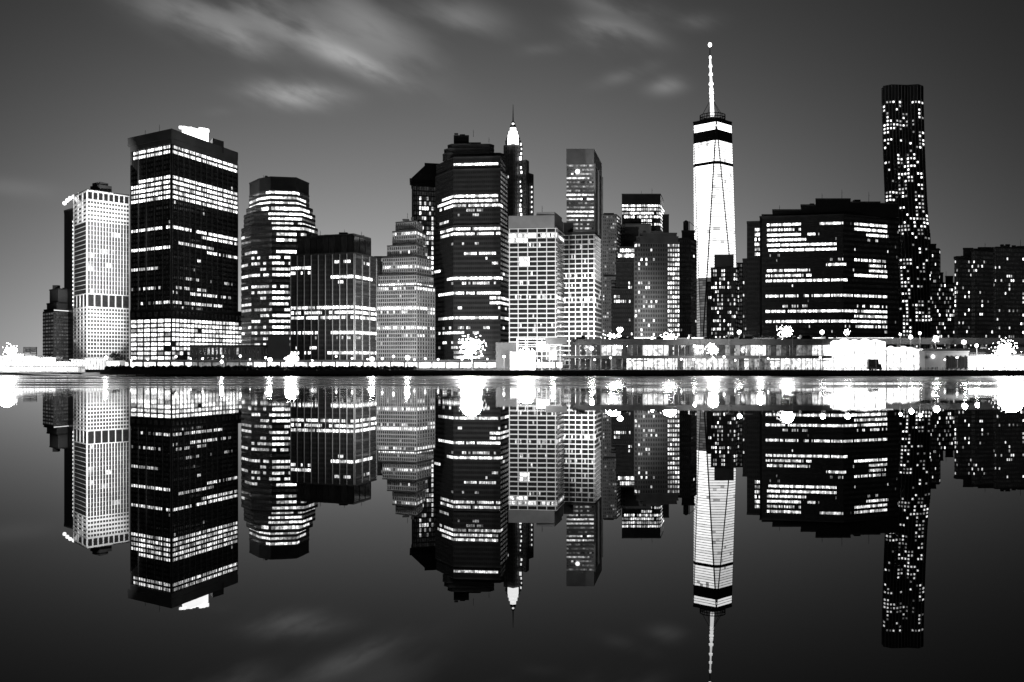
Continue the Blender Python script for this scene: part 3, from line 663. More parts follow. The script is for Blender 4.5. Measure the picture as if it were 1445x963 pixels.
# lamps
def lamp_proto(label, h, rad, g, power, group='tall floodlight masts along the waterfront'):
    r = empty('light_mast', (0, 0, 0), label, 'floodlight', group)
    pole = part('pole', 'bronze_steel', r, lambda b: b.tube((0, 0, 0), (0, 0, h), .28, .18, 8))
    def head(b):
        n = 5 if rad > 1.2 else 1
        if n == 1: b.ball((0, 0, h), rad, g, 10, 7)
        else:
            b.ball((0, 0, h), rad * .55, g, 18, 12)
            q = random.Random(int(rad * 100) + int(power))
            for k in range(int(15 * rad)):          # bright balls added to imitate the lamp's halo, dimmer outward
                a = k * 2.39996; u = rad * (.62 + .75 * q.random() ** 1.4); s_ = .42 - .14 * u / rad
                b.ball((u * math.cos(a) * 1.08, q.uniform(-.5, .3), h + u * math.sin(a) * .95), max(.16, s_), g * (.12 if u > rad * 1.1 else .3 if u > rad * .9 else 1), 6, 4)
    part('lamp_glow_head', 'lamp_and_glow', r, head)
    part('bracket', 'bronze_steel', pole, lambda b: b.tube((-rad, .4, h), (rad, .4, h), .15, .15, 6))
    if power:
        l = bpy.data.lights.new('bulb', 'POINT'); l.energy = power; l.shadow_soft_size = max(.3, rad); l.color = (1, 1, 1)
        o = bpy.data.objects.new('bulb', l); col.objects.link(o); o.parent = r; o.location = (0, -rad * 1.3, h + .3)
    return r
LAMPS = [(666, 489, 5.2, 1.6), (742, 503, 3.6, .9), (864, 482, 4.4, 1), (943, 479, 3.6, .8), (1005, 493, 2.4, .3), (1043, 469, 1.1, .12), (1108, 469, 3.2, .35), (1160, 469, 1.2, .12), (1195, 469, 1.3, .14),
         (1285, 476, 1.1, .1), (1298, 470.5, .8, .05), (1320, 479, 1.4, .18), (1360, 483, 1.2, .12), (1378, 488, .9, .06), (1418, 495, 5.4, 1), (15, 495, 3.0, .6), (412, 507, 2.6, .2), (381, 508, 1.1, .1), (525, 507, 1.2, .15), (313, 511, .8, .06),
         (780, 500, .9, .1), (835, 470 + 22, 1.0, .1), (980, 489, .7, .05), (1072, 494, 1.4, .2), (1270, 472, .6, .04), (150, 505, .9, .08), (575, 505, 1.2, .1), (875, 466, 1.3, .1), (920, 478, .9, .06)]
PW = 60000
near = {666: 'beside the broad black tower', 742: 'below the wide pale block', 864: 'just right of the pale grid block', 943: 'before the brick apartment tower', 1005: 'before the white glass spire', 1043: 'right of the glass spire', 1108: 'before the wide black slab',
        1160: 'below the middle of the wide black slab', 1195: 'below the right part of the wide black slab', 1285: 'below the rippled tower', 1298: 'right beside the rippled tower foot', 1320: 'below the stepped annex', 1360: 'under the stepped-shoulder tower', 1378: 'by the kiosk roof at right', 1418: 'near the right edge of the view',
        15: 'at the far left edge', 412: 'before the squat black block', 381: 'left of the squat black block', 525: 'at the foot of the stone ziggurat tower', 313: 'below the tallest left tower', 780: 'by the framed kiosk', 835: 'on the pavilion left end', 980: 'left of the glass spire', 1072: 'on the pavilion below the black slab', 1270: 'between black slab and rippled tower', 150: 'below the floodlit white tower', 575: 'under the stone ziggurat', 875: 'above the pavilion left part', 920: 'left of the brick apartment tower'}
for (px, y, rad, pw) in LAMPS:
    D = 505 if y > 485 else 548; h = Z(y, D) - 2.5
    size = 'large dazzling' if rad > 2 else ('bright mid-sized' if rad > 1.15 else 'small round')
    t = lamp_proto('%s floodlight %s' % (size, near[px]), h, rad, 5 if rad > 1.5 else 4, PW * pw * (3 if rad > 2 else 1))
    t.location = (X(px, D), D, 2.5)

sl = empty('street_lamp', (0, 0, 0), 'small globe lamp on a thin post along the waterfront', 'street lamp', 'small globe lamps along the waterfront')
part('pole', 'bronze_steel', sl, lambda b: b.tube((0, 0, 0), (0, 0, 5.2), .1, .07, 6))
part('globe', 'lamp_and_glow', sl, lambda b: b.ball((0, 0, 5.5), .48, 7, 10, 7))
q_ = random.Random(8)
for k in range(58):
    px = 160 + k * 22.1 + q_.uniform(-7, 7); D = q_.choice((492, 500, 503, 548)); c = copy_tree(sl, (X(px, D), D, 2.5 if D < 540 else 3.2), sl['label']) if k else sl
    c.location = (X(px, D), D, 2.5 if D < 540 else 3.2); s_ = q_.uniform(.8, 1.25); c.scale = (s_, s_, s_)
# elevated highway at left half
D = 556
base = Vector((X(300, D), D, 3)); r = empty('elevated_highway', base, 'long elevated road deck with bright underside left of the pavilion', 'viaduct')
part('deck', 'charcoal_panel', r, lambda b: b.box(X(138, D), X(792, D), D, D + 14, Z(510.5, D), Z(508.5, D)), base)
part('parapet', 'mid_concrete', r, lambda b: b.box(X(138, D), X(792, D), D - .3, D, Z(510.3, D), Z(508, D)), base)
for k in range(34): part('column', 'mid_concrete', r, lambda b: b.box(X(140 + k * 19.5, D), X(140 + k * 19.5, D) + .8, D + 2, D + 3, 3, Z(510.5, D)), base)
rr = random.Random(5)
for k in range(66):
    x0 = X(140 + k * 9.9, D + 6); x1 = X(140 + (k + 1) * 9.9, D + 6) - .06; px = 140 + k * 9.9
    g = rr.uniform(1.6, 3.0); 
    if 262 < px < 345: g = .10
    part('underdeck_glow', 'lit_fabric', r, lambda b: b.box(x0, x1, D + 8, D + 8.3, 3.05, Z(511.5, D), g), base)  # glowing panels added to stand for the lit road under the deck
part('back_wall', 'mid_concrete', r, lambda b: b.box(X(138, D), X(792, D), D + 8.4, D + 9, 3, Z(510.5, D)), base)
# glow fixtures above deck at left (traffic lights on road)
# two-level pavilion
D = 515
base = Vector((X(980, D), D, 2.5)); r = empty('pier_pavilion', base, 'long two-level pier pavilion with dark roof slabs and glass upper storey', 'pavilion')
xa, xb = X(798, D), X(1182, D)
part('roof', 'charcoal_panel', r, lambda b: b.prism([(xa + 4, D + 2), (xb, D + 2), (xb, D + 24), (xa + 4, D + 24)], Z(487, D), Z(478.5, D)), base)
part('deck', 'charcoal_panel', r, lambda b: b.box(xa, xb, D - 1, D + 22, Z(506, D), Z(502, D)), base)
rr = random.Random(9)
for k in range(26):
    x = xa + 2 + k * (xb - xa - 4) / 25
    part('column', 'grey_concrete', r, lambda b: (b.tube((x, D + .5, 2.5), (x, D + .5, Z(506, D)), .22, .22, 6), b.tube((x, D + 3, Z(502, D)), (x, D + 3, Z(487, D)), .16, .16, 6)), base)
for k in range(50):
    x0 = xa + 3 + k * (xb - xa - 6) / 50; x1 = x0 + (xb - xa - 6) / 50 - .3
    px = PX(x0, D); g = rr.choice((.04, .08, .15, .03, .3)) ; g = 1.6 if 848 < px < 875 or 908 < px < 945 or 1060 < px < 1085 or px > 1145 else g
    part('glass_panel', 'window_glass', r, lambda b: b.box(x0, x1, D + 6, D + 6.2, Z(501.8, D), Z(487.2, D), g), base)
    g2 = rr.choice((1.4, .5, .25, 1.8, .8)) if px > 880 else rr.choice((.02, .04, .02, .1)) ; g2 = g2 if rr.random() < .8 else .1
    if 885 < px < 955 or 980 < px < 1020 or px > 1090: g2 = max(g2, 1.6)
    part('glass_panel', 'window_glass', r, lambda b: b.box(x0, x1, D + 9, D + 9.2, 2.6, Z(506.2, D), g2), base)
part('railing', 'bronze_steel', r, lambda b: [b.box(xa, xb, D - .9, D - .84, Z(502, D) + z, Z(502, D) + z + .06) for z in (.5, 1.0)] + [b.box(xa + i * 1.8, xa + i * 1.8 + .06, D - .9, D - .84, Z(502, D), Z(502, D) + 1.05) for i in range(int((xb - xa) / 1.8))], base)
q_ = random.Random(4)
for k in range(26):
    x = X(q_.uniform(802, 1175), D); w = q_.uniform(.4, 2.2); h = q_.uniform(.5, 2.4)
    part('rooftop_unit', 'roofing', r, lambda b: b.box(x - w, x + w, D + 8, D + 12, Z(478.5, D), Z(478.5, D) + h), base)
for k in range(9):
    x = X(812 + k * 44 + q_.uniform(-9, 9), D)
    part('flagpole', 'bronze_steel', r, lambda b: b.tube((x, D - .5, 2.5), (x, D - .5, Z(474 - q_.uniform(0, 6), D)), .13, .07, 6), base)
for k in range(14):
    x = X(q_.uniform(800, 1170), D); w = q_.uniform(1, 4)
    part('awning', 'charcoal_panel', r, lambda b: b.prism([(x, D + 2), (x + w * 2, D + 2), (x + w * 2, D + 5), (x, D + 5)], Z(506, D) - 1.4, Z(506, D) - .9), base)
# dark low shed behind the pavilion (road deck) at right
D = 560
base = Vector((X(1250, D), D, 3)); r = empty('road_viaduct', base, 'dark raised road with thin lit edge behind the pavilion at right', 'viaduct')
part('deck', 'charcoal_panel', r, lambda b: b.box(X(905, D), X(1470, D), D, D + 16, Z(486, D), Z(477, D)), base)
part('edge_light', 'lamp_and_glow', r, lambda b: [b.box(X(a_, D), X(c2, D), D - .3, D, Z(477.6, D), Z(476.6, D), g) for a_, c2, g in ((895, 950, 1.5), (970, 1000, 3), (1180, 1260, .4), (1120, 1175, .8))], base)
for k in range(24): part('column', 'mid_concrete', r, lambda b: b.box(X(910 + k * 24, D), X(910 + k * 24, D) + 1.2, D + 4, D + 6, 3, Z(486, D)), base)

# kiosk with frame and lit sign box between 718 and 795
D = 512
base = Vector((X(757, D), D, 2.5)); r = empty('kiosk', base, 'open framed kiosk with glowing white box below the wide pale block', 'kiosk')
part('frame', 'grey_concrete', r, lambda b: [b.box(X(x, D), X(x + 1.1, D), D, D + .5, 2.5, Z(479, D)) for x in (729, 741, 764, 775, 790)] + [b.box(X(729, D), X(793, D), D, D + .5, Z(y + 1.2, D), Z(y, D)) for y in (478, 486)], base)
part('roof', 'charcoal_panel', r, lambda b: b.box(X(770, D), X(800, D), D - 1, D + 12, Z(486, D), Z(476.5, D)), base)
part('lit_box', 'lit_fabric', r, lambda b: b.box(X(757, D), X(776, D), D + 1, D + 5, Z(494, D), Z(482, D), 2.5), base)
part('wall', 'lit_fabric', r, lambda b: b.box(X(720, D), X(756, D), D + 3, D + 9, 2.5, Z(497, D), .8), base)
part('beam', 'dark_stone', r, lambda b: b.box(X(700, D + 20), X(729, D + 20), D + 12, D + 20, 2.5, Z(484, D + 20)), base)

# white event tents
D = 512
for lab, a_, c2, yt, g in (('large glowing white event tent between pavilion and rippled tower', 1176, 1250, 483, 3.2), ('lower glowing white event hall right of the large tent', 1251, 1298, 494, 2.6)):
    base = Vector((X((a_ + c2) / 2, D), D + 5, 2.5)); r = empty('event_tent', base, lab, 'tent')
    part('wall', 'lit_fabric', r, lambda b: b.box(X(a_, D), X(c2, D), D, D + 16, 2.5, Z(yt, D), g), base)
    n = 5
    def roof(b):
        for k in range(n):
            x0 = X(a_ + (c2 - a_) * k / n, D) + .1; x1 = X(a_ + (c2 - a_) * (k + 1) / n, D) - .1; zz_ = Z(yt, D) + .02; m_ = (x0 + x1) / 2
            b.prism([(x0, D), (x1, D), (x1, D + 16), (x0, D + 16)], zz_, zz_ + 1.5 + .5 * (k % 2), g * .6, [(m_ - .3, D + 7), (m_ + .3, D + 7), (m_ + .3, D + 9), (m_ - .3, D + 9)])
    part('canopy', 'lit_fabric', r, roof, base)
    for k in range(n + 1):
        x = X(a_ + (c2 - a_) * k / n, D); part('post', 'bronze_steel', r, lambda b: b.box(x - .12, x + .12, D - .3, D - .05, 2.5, Z(yt, D)), base)
# dark delivery truck before tent
D = 497; base = Vector((X(1235, D), D, 2.5)); r = empty('delivery_truck', base, 'dark box truck silhouetted in front of the glowing white tent', 'truck')
part('cargo_box', 'charcoal_panel', r, lambda b: b.box(X(1226, D), X(1240, D), D, D + 2.6, 3.3, Z(507, D)), base)
part('cab', 'charcoal_panel', r, lambda b: b.prism([(X(1240.3, D), D), (X(1245, D), D), (X(1245, D), D + 2.4), (X(1240.3, D), D + 2.4)], 3.2, 5.6, 0, [(X(1240.3, D), D + .1), (X(1243.6, D), D + .1), (X(1243.6, D), D + 2.3), (X(1240.3, D), D + 2.3)]), base)
part('chassis', 'black_steel', r, lambda b: b.box(X(1226, D), X(1245, D), D + .2, D + 2.4, 2.9, 3.2), base)
for x in (1228, 1231, 1242.5): part('wheel', 'asphalt', r, lambda b: b.tube((X(x, D), D - .05, 2.98), (X(x, D), D + .35, 2.98), .48, .48, 14), base)
# slatted grey kiosk building
D = 505; base = Vector((X(1336, D), D, 2.5)); r = empty('ferry_kiosk', base, 'grey box building with vertical slats right of the glowing tents', 'building')
part('wall', 'grey_concrete', r, lambda b: b.box(X(1305, D), X(1367, D), D, D + 12, 2.5, Z(497, D)), base)
part('roof', 'grey_concrete', r, lambda b: b.box(X(1304, D), X(1368, D), D - .4, D + 12.4, Z(497, D), Z(495.5, D)), base)
for k in range(14):
    x = X(1337 + k * 2.1, D); part('slat', 'black_steel', r, lambda b: b.box(x, x + .28, D - .25, D - .02, 2.9 + .4 * (k % 3), Z(502 + (k * 7 % 3), D)), base)
part('lamp', 'lamp_and_glow', r, lambda b: b.ball((X(1316, D), D - .6, Z(503.5, D)), .8, 8), base)
# lit hall at right edge
D = 508; base = Vector((X(1420, D), D, 2.5)); r = empty('terminal_hall', base, 'low glowing terminal hall with dark flat roof at the right edge', 'building')
for k in range(14):
    x0 = X(1368 + k * 7, D); part('lit_window', 'lit_fabric', r, lambda b: b.box(x0, x0 + 2.1, D + 1, D + 1.2, 2.6, Z(503.5, D), 2.6), base)
part('wall', 'mid_concrete', r, lambda b: b.box(X(1368, D), X(1466, D), D + 1.3, D + 14, 2.5, Z(503, D)), base)
part('roof', 'charcoal_panel', r, lambda b: b.box(X(1368, D), X(1468, D), D, D + 15, Z(503, D), Z(500.5, D)), base)
D = 530
for lab, a_, c2, yt, yb in (('dark shed roof rising behind the slatted grey kiosk', 1300, 1400, 488, 497), ('dark curved-roof shed behind the terminal hall at right', 1390, 1470, 486, 499)):
    base = Vector((X((a_ + c2) / 2, D), D + 5, 2.5)); r = empty('shed', base, lab, 'building')
    part('wall', 'mid_concrete', r, lambda b: b.box(X(a_ + 2, D), X(c2 - 2, D), D, D + 12, 2.5, Z(yb, D)), base)
    part('roof', 'charcoal_panel', r, lambda b: b.prism([(X(a_, D), D - 1), (X(c2, D), D - 1), (X(c2, D), D + 13), (X(a_, D), D + 13)], Z(yb, D), Z(yt + 4, D), 0, [(X(a_ + 6, D), D + 3), (X(c2 - 6, D), D + 3), (X(c2 - 6, D), D + 9), (X(a_ + 6, D), D + 9)]), base)
    for k in range(5): part('door', 'painted_white', r, lambda b: b.box(X(a_ + 8 + k * 16, D), X(a_ + 15 + k * 16, D), D - .15, D - .01, 2.5, 6.5), base)
# ferry terminal at left
D = 530; base = Vector((X(70, D), D, 2.5)); r = empty('ferry_terminal', base, 'brilliantly lit low ferry terminal at the far left', 'building')
rr = random.Random(3)
segs = ((-20, 20, 503), (20, 33, 500), (33, 52, 503), (52, 78, 505), (78, 100, 511), (100, 120, 508), (120, 150, 506), (150, 168, 510))
for k, (a_, c2, yt) in enumerate(segs):
    part('lit_window', 'lit_fabric', r, lambda b: b.box(X(a_, D) + .1, X(c2, D) - .1, D, D + .3, 2.6, Z(yt, D), rr.uniform(.9, 2.4)), base)
    part('wall', 'painted_white', r, lambda b: b.box(X(a_, D), X(c2, D), D + .4, D + 9, 2.5, Z(yt, D)), base)
    part('canopy', 'painted_white', r, lambda b: b.box(X(a_, D) - .2, X(c2, D) + .2 - .45, D - 1.5, D + 9.2, Z(yt, D) + .02, Z(yt, D) + .35), base)
    part('mullion', 'bronze_steel', r, lambda b: [b.box(X(x, D), X(x, D) + .12, D - .2, D - .02, 2.5, Z(yt, D)) for x in range(a_, c2, 4)], base)
D = 540; base = Vector((X(43, D), D, 2.5)); r = empty('billboard', base, 'small dark framed rooftop sign above the far left terminal', 'sign')
part('frame', 'charcoal_panel', r, lambda b: [b.box(X(33, D), X(52, D), D, D + .4, Z(y + 1, D), Z(y, D)) for y in (490, 499)] + [b.box(X(x, D), X(x + .8, D), D, D + .4, 2.5, Z(490, D)) for x in (33, 42, 51)], base)
part('panel', 'mid_concrete', r, lambda b: b.box(X(34, D), X(51, D), D + .5, D + .7, Z(497.5, D), Z(491.5, D)), base)
# white ferries moored at left
D = 490
base = Vector((X(62, D), D, 0)); r = empty('ferry', base, 'long low white ferry glowing at the far left quay', 'boat')
def hull(b):
    b.prism([(X(-30, D), D + 1), (X(148, D), D + 3.5), (X(-30, D), D + 7)], -.2, 1.5, 0, [(X(-32, D), D), (X(153, D), D + 3.5), (X(-32, D), D + 8)])
part('hull', 'painted_white', r, hull, base)
part('cabin', 'painted_white', r, lambda b: b.box(X(-30, D), X(112, D), D + 1.5, D + 6.5, 1.5, 4.3), base)
for k in range(26):
    x = X(-26 + k * 5.2, D); part('window', 'lit_fabric', r, lambda b: b.box(x, x + 1.35, D + 1.3, D + 1.48, 2.2, 3.8, 3), base)
part('roof', 'painted_white', r, lambda b: b.box(X(-32, D), X(116, D), D + .8, D + 7.2, 4.3, 4.5), base)
part('rub_rail', 'black_steel', r, lambda b: b.box(X(-31, D), X(118, D), D + .55, D + .9, 1.2, 1.4), base)
l = bpy.data.lights.new('ferry_fill_light', 'AREA'); l.shape = 'RECTANGLE'; l.size = 50; l.size_y = 1; l.energy = 3000  # unseen area light hung off the ferry to brighten its side
o = bpy.data.objects.new('ferry_fill_light', l); col.objects.link(o); o.parent = r; o.location = (0, -8, 8); o.rotation_euler = (math.radians(-40), 0, 0)
o.rotation_euler = (math.radians(55), 0, 0)

# people along the rail
def person_proto(lean, arm):
    me = bpy.data.meshes.new('tmp'); J = [(0, 0, .92), (0, 0, 1.15), (0, 0, 1.4), (0, 0, 1.52), (.0, -.02, 1.66), (.1, 0, .85), (.11, lean, .48), (.12, 0, .06), (.12, -.14, .03), (-.1, 0, .85), (-.11, -lean, .48), (-.13, lean, .06), (-.13, lean - .14, .03),
         (.19, 0, 1.4), (.25, -.02, 1.12), (.24 - arm * .1, -.05 - arm * .3, .9 + arm * .25), (-.19, 0, 1.4), (-.26, 0, 1.12), (-.25, -.06, .86)]
    E = [(0, 1), (1, 2), (2, 3), (3, 4), (0, 5), (5, 6), (6, 7), (7, 8), (0, 9), (9, 10), (10, 11), (11, 12), (2, 13), (13, 14), (14, 15), (2, 16), (16, 17), (17, 18)]
    R_ = [.15, .14, .17, .06, .115, .1, .07, .05, .045, .1, .07, .05, .045, .07, .05, .04, .07, .05, .04]
    me.from_pydata(J, E, []); o = bpy.data.objects.new('tmp', me); col.objects.link(o)
    m = o.modifiers.new('s', 'SKIN')
    for i, v in enumerate(me.skin_vertices[0].data): v.radius = (R_[i], R_[i] * .8)
    me.skin_vertices[0].data[0].use_root = True
    m2 = o.modifiers.new('u', 'SUBSURF'); m2.levels = 1; m2.render_levels = 1
    dg = bpy.context.evaluated_depsgraph_get(); dg.update(); nm = bpy.data.meshes.new_from_object(o.evaluated_get(dg)); nm.name = 'person'
    bpy.data.objects.remove(o); nm.materials.clear(); nm.materials.append(M['cloth']); return nm
protos = [person_proto(.0, 0), person_proto(.12, .8), person_proto(-.1, .4)]
rr = random.Random(21)
def people(x0, x1, n, D0, D1, lab, grp, z=2.5):
    for k in range(n):
        D = rr.uniform(D0, D1); o = bpy.data.objects.new('person', protos[rr.randrange(3)]); col.objects.link(o)
        o.location = (X(rr.uniform(x0, x1), D), D, z); o.rotation_euler = (0, 0, rr.uniform(0, 6.28)); s = rr.uniform(.94, 1.08); o.scale = (s, s, s)
        o['label'] = lab; o['category'] = 'person'; o['group'] = grp
people(430, 800, 90, 486, 496, 'dark standing person at the rail of the open left promenade', 'people at the rail of the left promenade')
people(805, 1180, 130, 485, 505, 'dark standing person at the rail before the two-level pavilion', 'people at the rail before the pavilion')
people(1185, 1440, 70, 486, 500, 'dark standing person on the quay before the glowing tents', 'people on the quay before the tents')

# shrubs along the left promenade
def shrub_proto(seed, label, group):
    q = random.Random(seed); r = empty('shrub', (0, 0, 0), label, 'shrub', group)
    def fol(b):
        for _ in range(420):
            a, u, v = q.uniform(0, 6.28), q.random() ** .5, q.random()
            c = Vector((1.5 * u * math.cos(a), .9 * u * math.sin(a), .35 + 1.9 * v * (1 - .45 * u) + .1 * q.random()))
            s_ = q.uniform(.16, .34); n = Vector((q.uniform(-1, 1), q.uniform(-1, 1), q.uniform(-1, 1))).normalized(); t = n.orthogonal() * s_; w = n.cross(t)
            b.face([c - t - w * .5, c + t * .2 - w, c + t + w * .4, c - t * .3 + w])
    part('foliage', 'foliage', r, fol)
    part('stem', 'bark', r, lambda b: [b.tube((0, 0, 0), (.5 * math.cos(k), .4 * math.sin(k), 1.5), .06, .02, 5) for k in range(5)])
    return r
G = 'clipped shrubs along the left promenade'; LS = 'dark ragged shrub in the row along the left promenade'
sp = [shrub_proto(k, LS, G) for k in range(3)]
for k in range(95):
    px = 152 + k * 4.6 + rr.uniform(-1, 1); D = rr.uniform(487, 492); loc = (X(px, D), D, 2.5)
    if k < 3: sp[k].location = loc
    else:
        c = copy_tree(sp[k % 3], loc, LS, rr.uniform(0, 6.28), G); s = rr.uniform(.8, 1.15); c.scale = (s, s, s)

# small street trees by the left towers
def tree(px, D, h, label, seed):
    q = random.Random(seed); base = Vector((X(px, D), D, 3)); r = empty('street_tree', base, label, 'tree')
    def tr(b):
        b.tube((0, 0, 0), (0, 0, h * .4), h * .03, h * .02, 8)
        for k in range(7):
            a = k * .9; b.tube((0, 0, h * (.3 + .02 * k)), (h * .28 * math.cos(a), h * .28 * math.sin(a), h * (.6 + .05 * (k % 4))), h * .015, h * .004, 6)
    part('trunk', 'bark', r, tr)
    def cr(b):
        for _ in range(16):
            a, rad = q.uniform(0, 6.28), h * .28 * q.random() ** .5; c0 = Vector((rad * math.cos(a), rad * math.sin(a), h * q.uniform(.42, .9)))
            for _ in range(90):
                d = Vector((q.gauss(0, 1), q.gauss(0, 1), q.gauss(0, .8))) * h * .06; c = c0 + d; s_ = h * q.uniform(.01, .022)
                n = Vector((q.uniform(-1, 1), q.uniform(-1, 1), q.uniform(-1, 1))).normalized(); t = n.orthogonal() * s_; w = n.cross(t)
                b.face([c - t - w * .5, c + t * .2 - w, c + t + w * .4, c - t * .3 + w])
    part('crown', 'foliage', r, cr)
tree(162, 600, 9, 'small bare-looking tree at the foot of the floodlit white tower', 1)
tree(172, 610, 7, 'smaller tree right of the first by the floodlit tower foot', 2)
tree(72, 600, 7, 'dark tree in front of the short grey two-step block', 3)
tree(706, 560, 11, 'dark tree below the right edge of the broad black tower', 4)
tree(1030, 570, 9, 'dark tree behind the pavilion below the apartment tower', 5)
tree(1215, 575, 9, 'dark tree behind the large glowing tent', 6)

# ------------------------------------------------------------------ floodlights on facades
def spot(px, D, z, tx, tD, tz, power, ang, blend=.6, size=1.5):
    g = empty('ground_floodlight', (X(px, D), D, z), 'ground floodlight aimed up at facade from x%d' % px, 'floodlight')
    return g
FL = []
def flood(px, D, y, tpx, tD, ty, power, ang, label):
    z = Z(y, D); base = Vector((X(px, D), D, 3)); r = empty('facade_floodlight', base, label, 'floodlight')
    part('pole', 'bronze_steel', r, lambda b: b.tube((0, 0, 0), (0, 0, z - 3), .2, .15, 8))
    part('lamp_housing', 'charcoal_panel', r, lambda b: b.box(-.6, .6, -.5, .4, z - 3.0, z - 2.2))
    for ty_ in (ty if isinstance(ty, tuple) else (ty,)):
        l = bpy.data.lights.new('bulb', 'SPOT'); l.energy = power; l.spot_size = math.radians(ang); l.spot_blend = .6; l.shadow_soft_size = .8
        o = bpy.data.objects.new('bulb', l); col.objects.link(o); o.parent = r; o.location = (0, .6, z - 1.9)
        t = Vector((X(tpx, tD), tD, Z(ty_, tD))) - Vector((base.x, base.y + .6, z + 1.1))
        o.rotation_euler = t.to_track_quat('-Z', 'Y').to_euler()
flood(102, 640, 500, 142, 865, (276, 296, 322, 352, 382, 412, 442, 472), 3.3e6, 11.5, 'slim floodlight pole facing the white grid tower from the riverside')
flood(70, 700, 503, 112, 868, 370, 9e5, 30, 'slim floodlight pole facing the white grid tower from its left')
flood(150, 800, 512, 152, 865, 460, 1.5e4, 100, 'short floodlight pole at the foot of the white grid tower')
flood(90, 800, 512, 88, 890, 470, 3e4, 90, 'short floodlight pole before the short grey two-step block')
flood(556, 780, 510, 575, 905, 440, 9e5, 110, 'floodlight pole at the foot of the stone ziggurat')
flood(748, 700, 505, 760, 825, 420, 7e5, 95, 'floodlight pole before the wide pale block')
flood(823, 700, 505, 824, 905, 400, 2.4e5, 80, 'floodlight pole before the pale grid block')
flood(868, 800, 505, 846, 1040, 400, 1.6e6, 60, 'floodlight pole facing the blank side of the louvred tower')

# ------------------------------------------------------------------ sky
w = bpy.data.worlds.new('World'); sc.world = w; w.use_nodes = True; nt = w.node_tree; N = nt.nodes.new; Lk = nt.links.new
bg = nt.nodes['Background']
sky = N('ShaderNodeTexSky'); sky.sky_type = 'NISHITA'; sky.sun_disc = False
sky.sun_elevation = math.radians(2.0); sky.sun_rotation = math.radians(-18); sky.air_density = 1; sky.dust_density = 1.5
bwn = N('ShaderNodeRGBToBW'); Lk(sky.outputs[0], bwn.inputs[0])
tc = N('ShaderNodeTexCoord'); sp_ = N('ShaderNodeSeparateXYZ'); Lk(tc.outputs['Generated'], sp_.inputs[0])
yc = mth('MAXIMUM', sp_.outputs['Y'], .05); U = mth('DIVIDE', sp_.outputs['X'], yc); V = mth('DIVIDE', sp_.outputs['Z'], yc)
front = mapr(sp_.outputs['Y'], .1, .4, 0, 1)
cmb = N('ShaderNodeCombineXYZ'); Lk(U, cmb.inputs[0]); Lk(V, cmb.inputs[1])
def cnoise(rot, sx, sy, det, off=0, rough=.5):
    m = N('ShaderNodeMapping'); m.vector_type = 'TEXTURE'; m.inputs['Rotation'].default_value = (0, 0, rot); m.inputs['Scale'].default_value = (1 / sx, 1 / sy, 1); m.inputs['Location'].default_value = (off, off * .7, 0)
    Lk(cmb.outputs[0], m.inputs[0]); n = N('ShaderNodeTexNoise'); n.inputs['Scale'].default_value = 1; n.inputs['Detail'].default_value = det; n.inputs['Roughness'].default_value = rough
    Lk(m.outputs[0], n.inputs['Vector']); return n.outputs['Fac']
def blob(px, py, rx, ry, rot, k):
    a = mth('SUBTRACT', U, (px - CX) / F); c = mth('SUBTRACT', V, (HY - py) / F)
    ca, sa = math.cos(rot), math.sin(rot)
    u = mth('DIVIDE', mth('ADD', mth('MULTIPLY', a, ca), mth('MULTIPLY', c, sa)), rx / F)
    v = mth('DIVIDE', mth('SUBTRACT', mth('MULTIPLY', c, ca), mth('MULTIPLY', a, sa)), ry / F)
    d = mth('ADD', mth('MULTIPLY', u, u), mth('MULTIPLY', v, v))
    return mth('MULTIPLY', mth('POWER', 2.718, mth('MULTIPLY', d, -1)), k)
R_ = -.42
blobs = [blob(500, 88, 62, 13, R_, .9), blob(420, 40, 130, 26, R_, .55), blob(520, 35, 90, 30, -.55, .5), blob(285, 28, 110, 28, -.35, .5), blob(340, 60, 30, 14, -.6, .35),
         blob(410, 134, 55, 17, -.05, 1.1), blob(450, 130, 45, 9, -.1, .2), blob(845, 48, 38, 18, -.3, .55), blob(890, 45, 45, 14, -.3, .35), blob(870, 8, 60, 16, -.2, .35), blob(650, 25, 60, 24, -.2, .35), blob(940, 121, 25, 12, .1, .4), blob(885, 105, 40, 10, .3, .2), blob(985, 30, 30, 12, 0, .18), blob(770, 70, 40, 9, .1, .15), blob(20, 265, 60, 12, -.1, .12), blob(310, 158, 18, 6, 0, .15)]
S = blobs[0]
for q in blobs[1:]: S = mth('ADD', S, q)
ns = mapr(mth('ADD', mth('MULTIPLY', cnoise(R_, 9, 27, 5), .7), mth('MULTIPLY', cnoise(R_, 5, 10, 3, 3), .3)), .37, .60, .12, 1.35)
cloud = mth('MULTIPLY', mth('MULTIPLY', mth('MINIMUM', S, 1.1), ns), front)
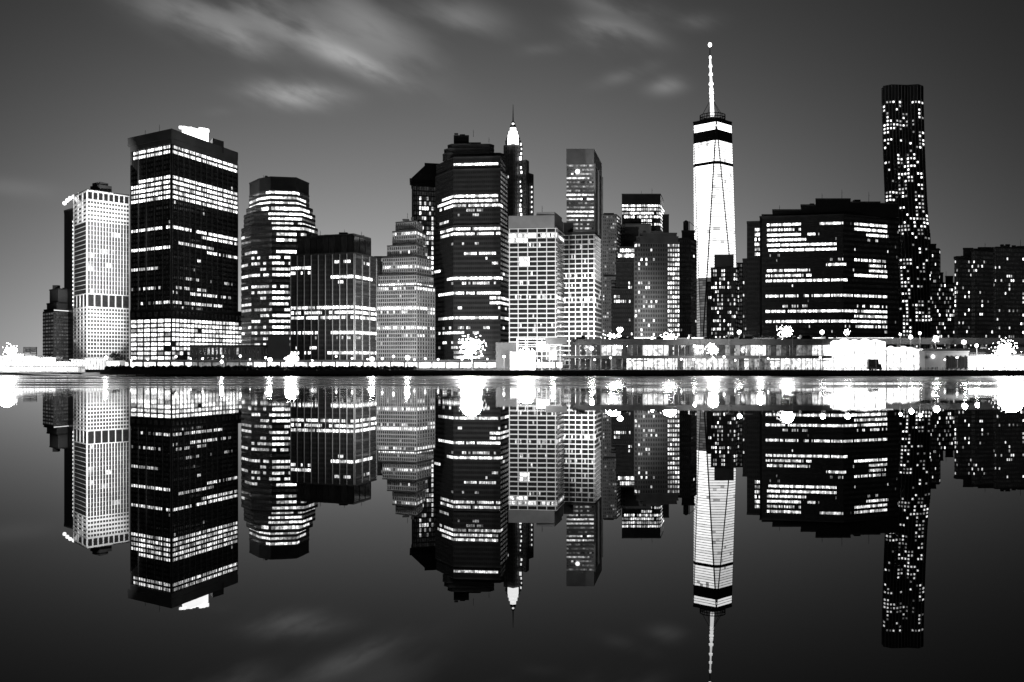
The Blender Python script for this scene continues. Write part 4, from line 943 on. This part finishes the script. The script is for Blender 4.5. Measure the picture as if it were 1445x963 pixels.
# city glow in the low air: radiance falls off with height above the skyline
lp = mapr(V, 0, .36, 1, 0)
hu = mth('ADD', U, .08)
side = mth('POWER', 2.718, mth('MULTIPLY', mth('MULTIPLY', hu, hu), -4.9))
elev = mth('POWER', 2.718, mth('MULTIPLY', mth('MAXIMUM', V, 0), -7.5))
glow = mth('ADD', mth('MULTIPLY', mth('MULTIPLY', mth('MULTIPLY', elev, side), front), .68), .008)
base_ = mth('ADD', mth('MULTIPLY', bwn.outputs[0], .004), glow)
tot = mth('ADD', base_, mth('MULTIPLY', cloud, .22))
Lk(tot, bg.inputs['Color']); bg.inputs['Strength'].default_value = 1.0

sun = bpy.data.lights.new('moonlight', 'SUN'); sun.energy = .03; sun.angle = math.radians(.5)
o = bpy.data.objects.new('moonlight', sun); col.objects.link(o); o.rotation_euler = (math.radians(60), 0, math.radians(-35))

# ------------------------------------------------------------------ haze
HZ = 0
if HZ:
    hm = bpy.data.materials.new('haze'); hm.use_nodes = True; nt = hm.node_tree; nt.nodes.clear()
    out = nt.nodes.new('ShaderNodeOutputMaterial'); v = nt.nodes.new('ShaderNodeVolumePrincipled')
    v.inputs['Color'].default_value = (.9, .9, .9, 1); v.inputs['Density'].default_value = HZ; v.inputs['Anisotropy'].default_value = .3
    nt.links.new(v.outputs[0], out.inputs['Volume']); M['haze'] = hm
    b = MB(); b.box(-2600, 2600, -350, 2200, -2, 562); struct(b.build('haze', 'haze'), 'stuff')

# ------------------------------------------------------------------ camera and render
cam = bpy.data.cameras.new('camera'); cam.lens = 36; cam.sensor_width = 36; cam.shift_y = 26.5 / 1445; cam.clip_end = 20000; cam.clip_start = .5
o = bpy.data.objects.new('camera', cam); col.objects.link(o); o.location = (0, 0, HC); o.rotation_euler = (math.pi / 2, 0, 0); sc.camera = o
sc.view_settings.view_transform = 'Standard'; sc.view_settings.look = 'None'; sc.view_settings.exposure = 0; sc.view_settings.gamma = 1
sc.cycles.use_denoising = True; sc.cycles.max_bounces = 4; sc.cycles.diffuse_bounces = 1; sc.cycles.glossy_bounces = 3; sc.cycles.volume_bounces = 0
sc.cycles.transmission_bounces = 0; sc.cycles.sample_clamp_indirect = 6; sc.cycles.caustics_reflective = False
print('OBJECTS', len(col.objects))
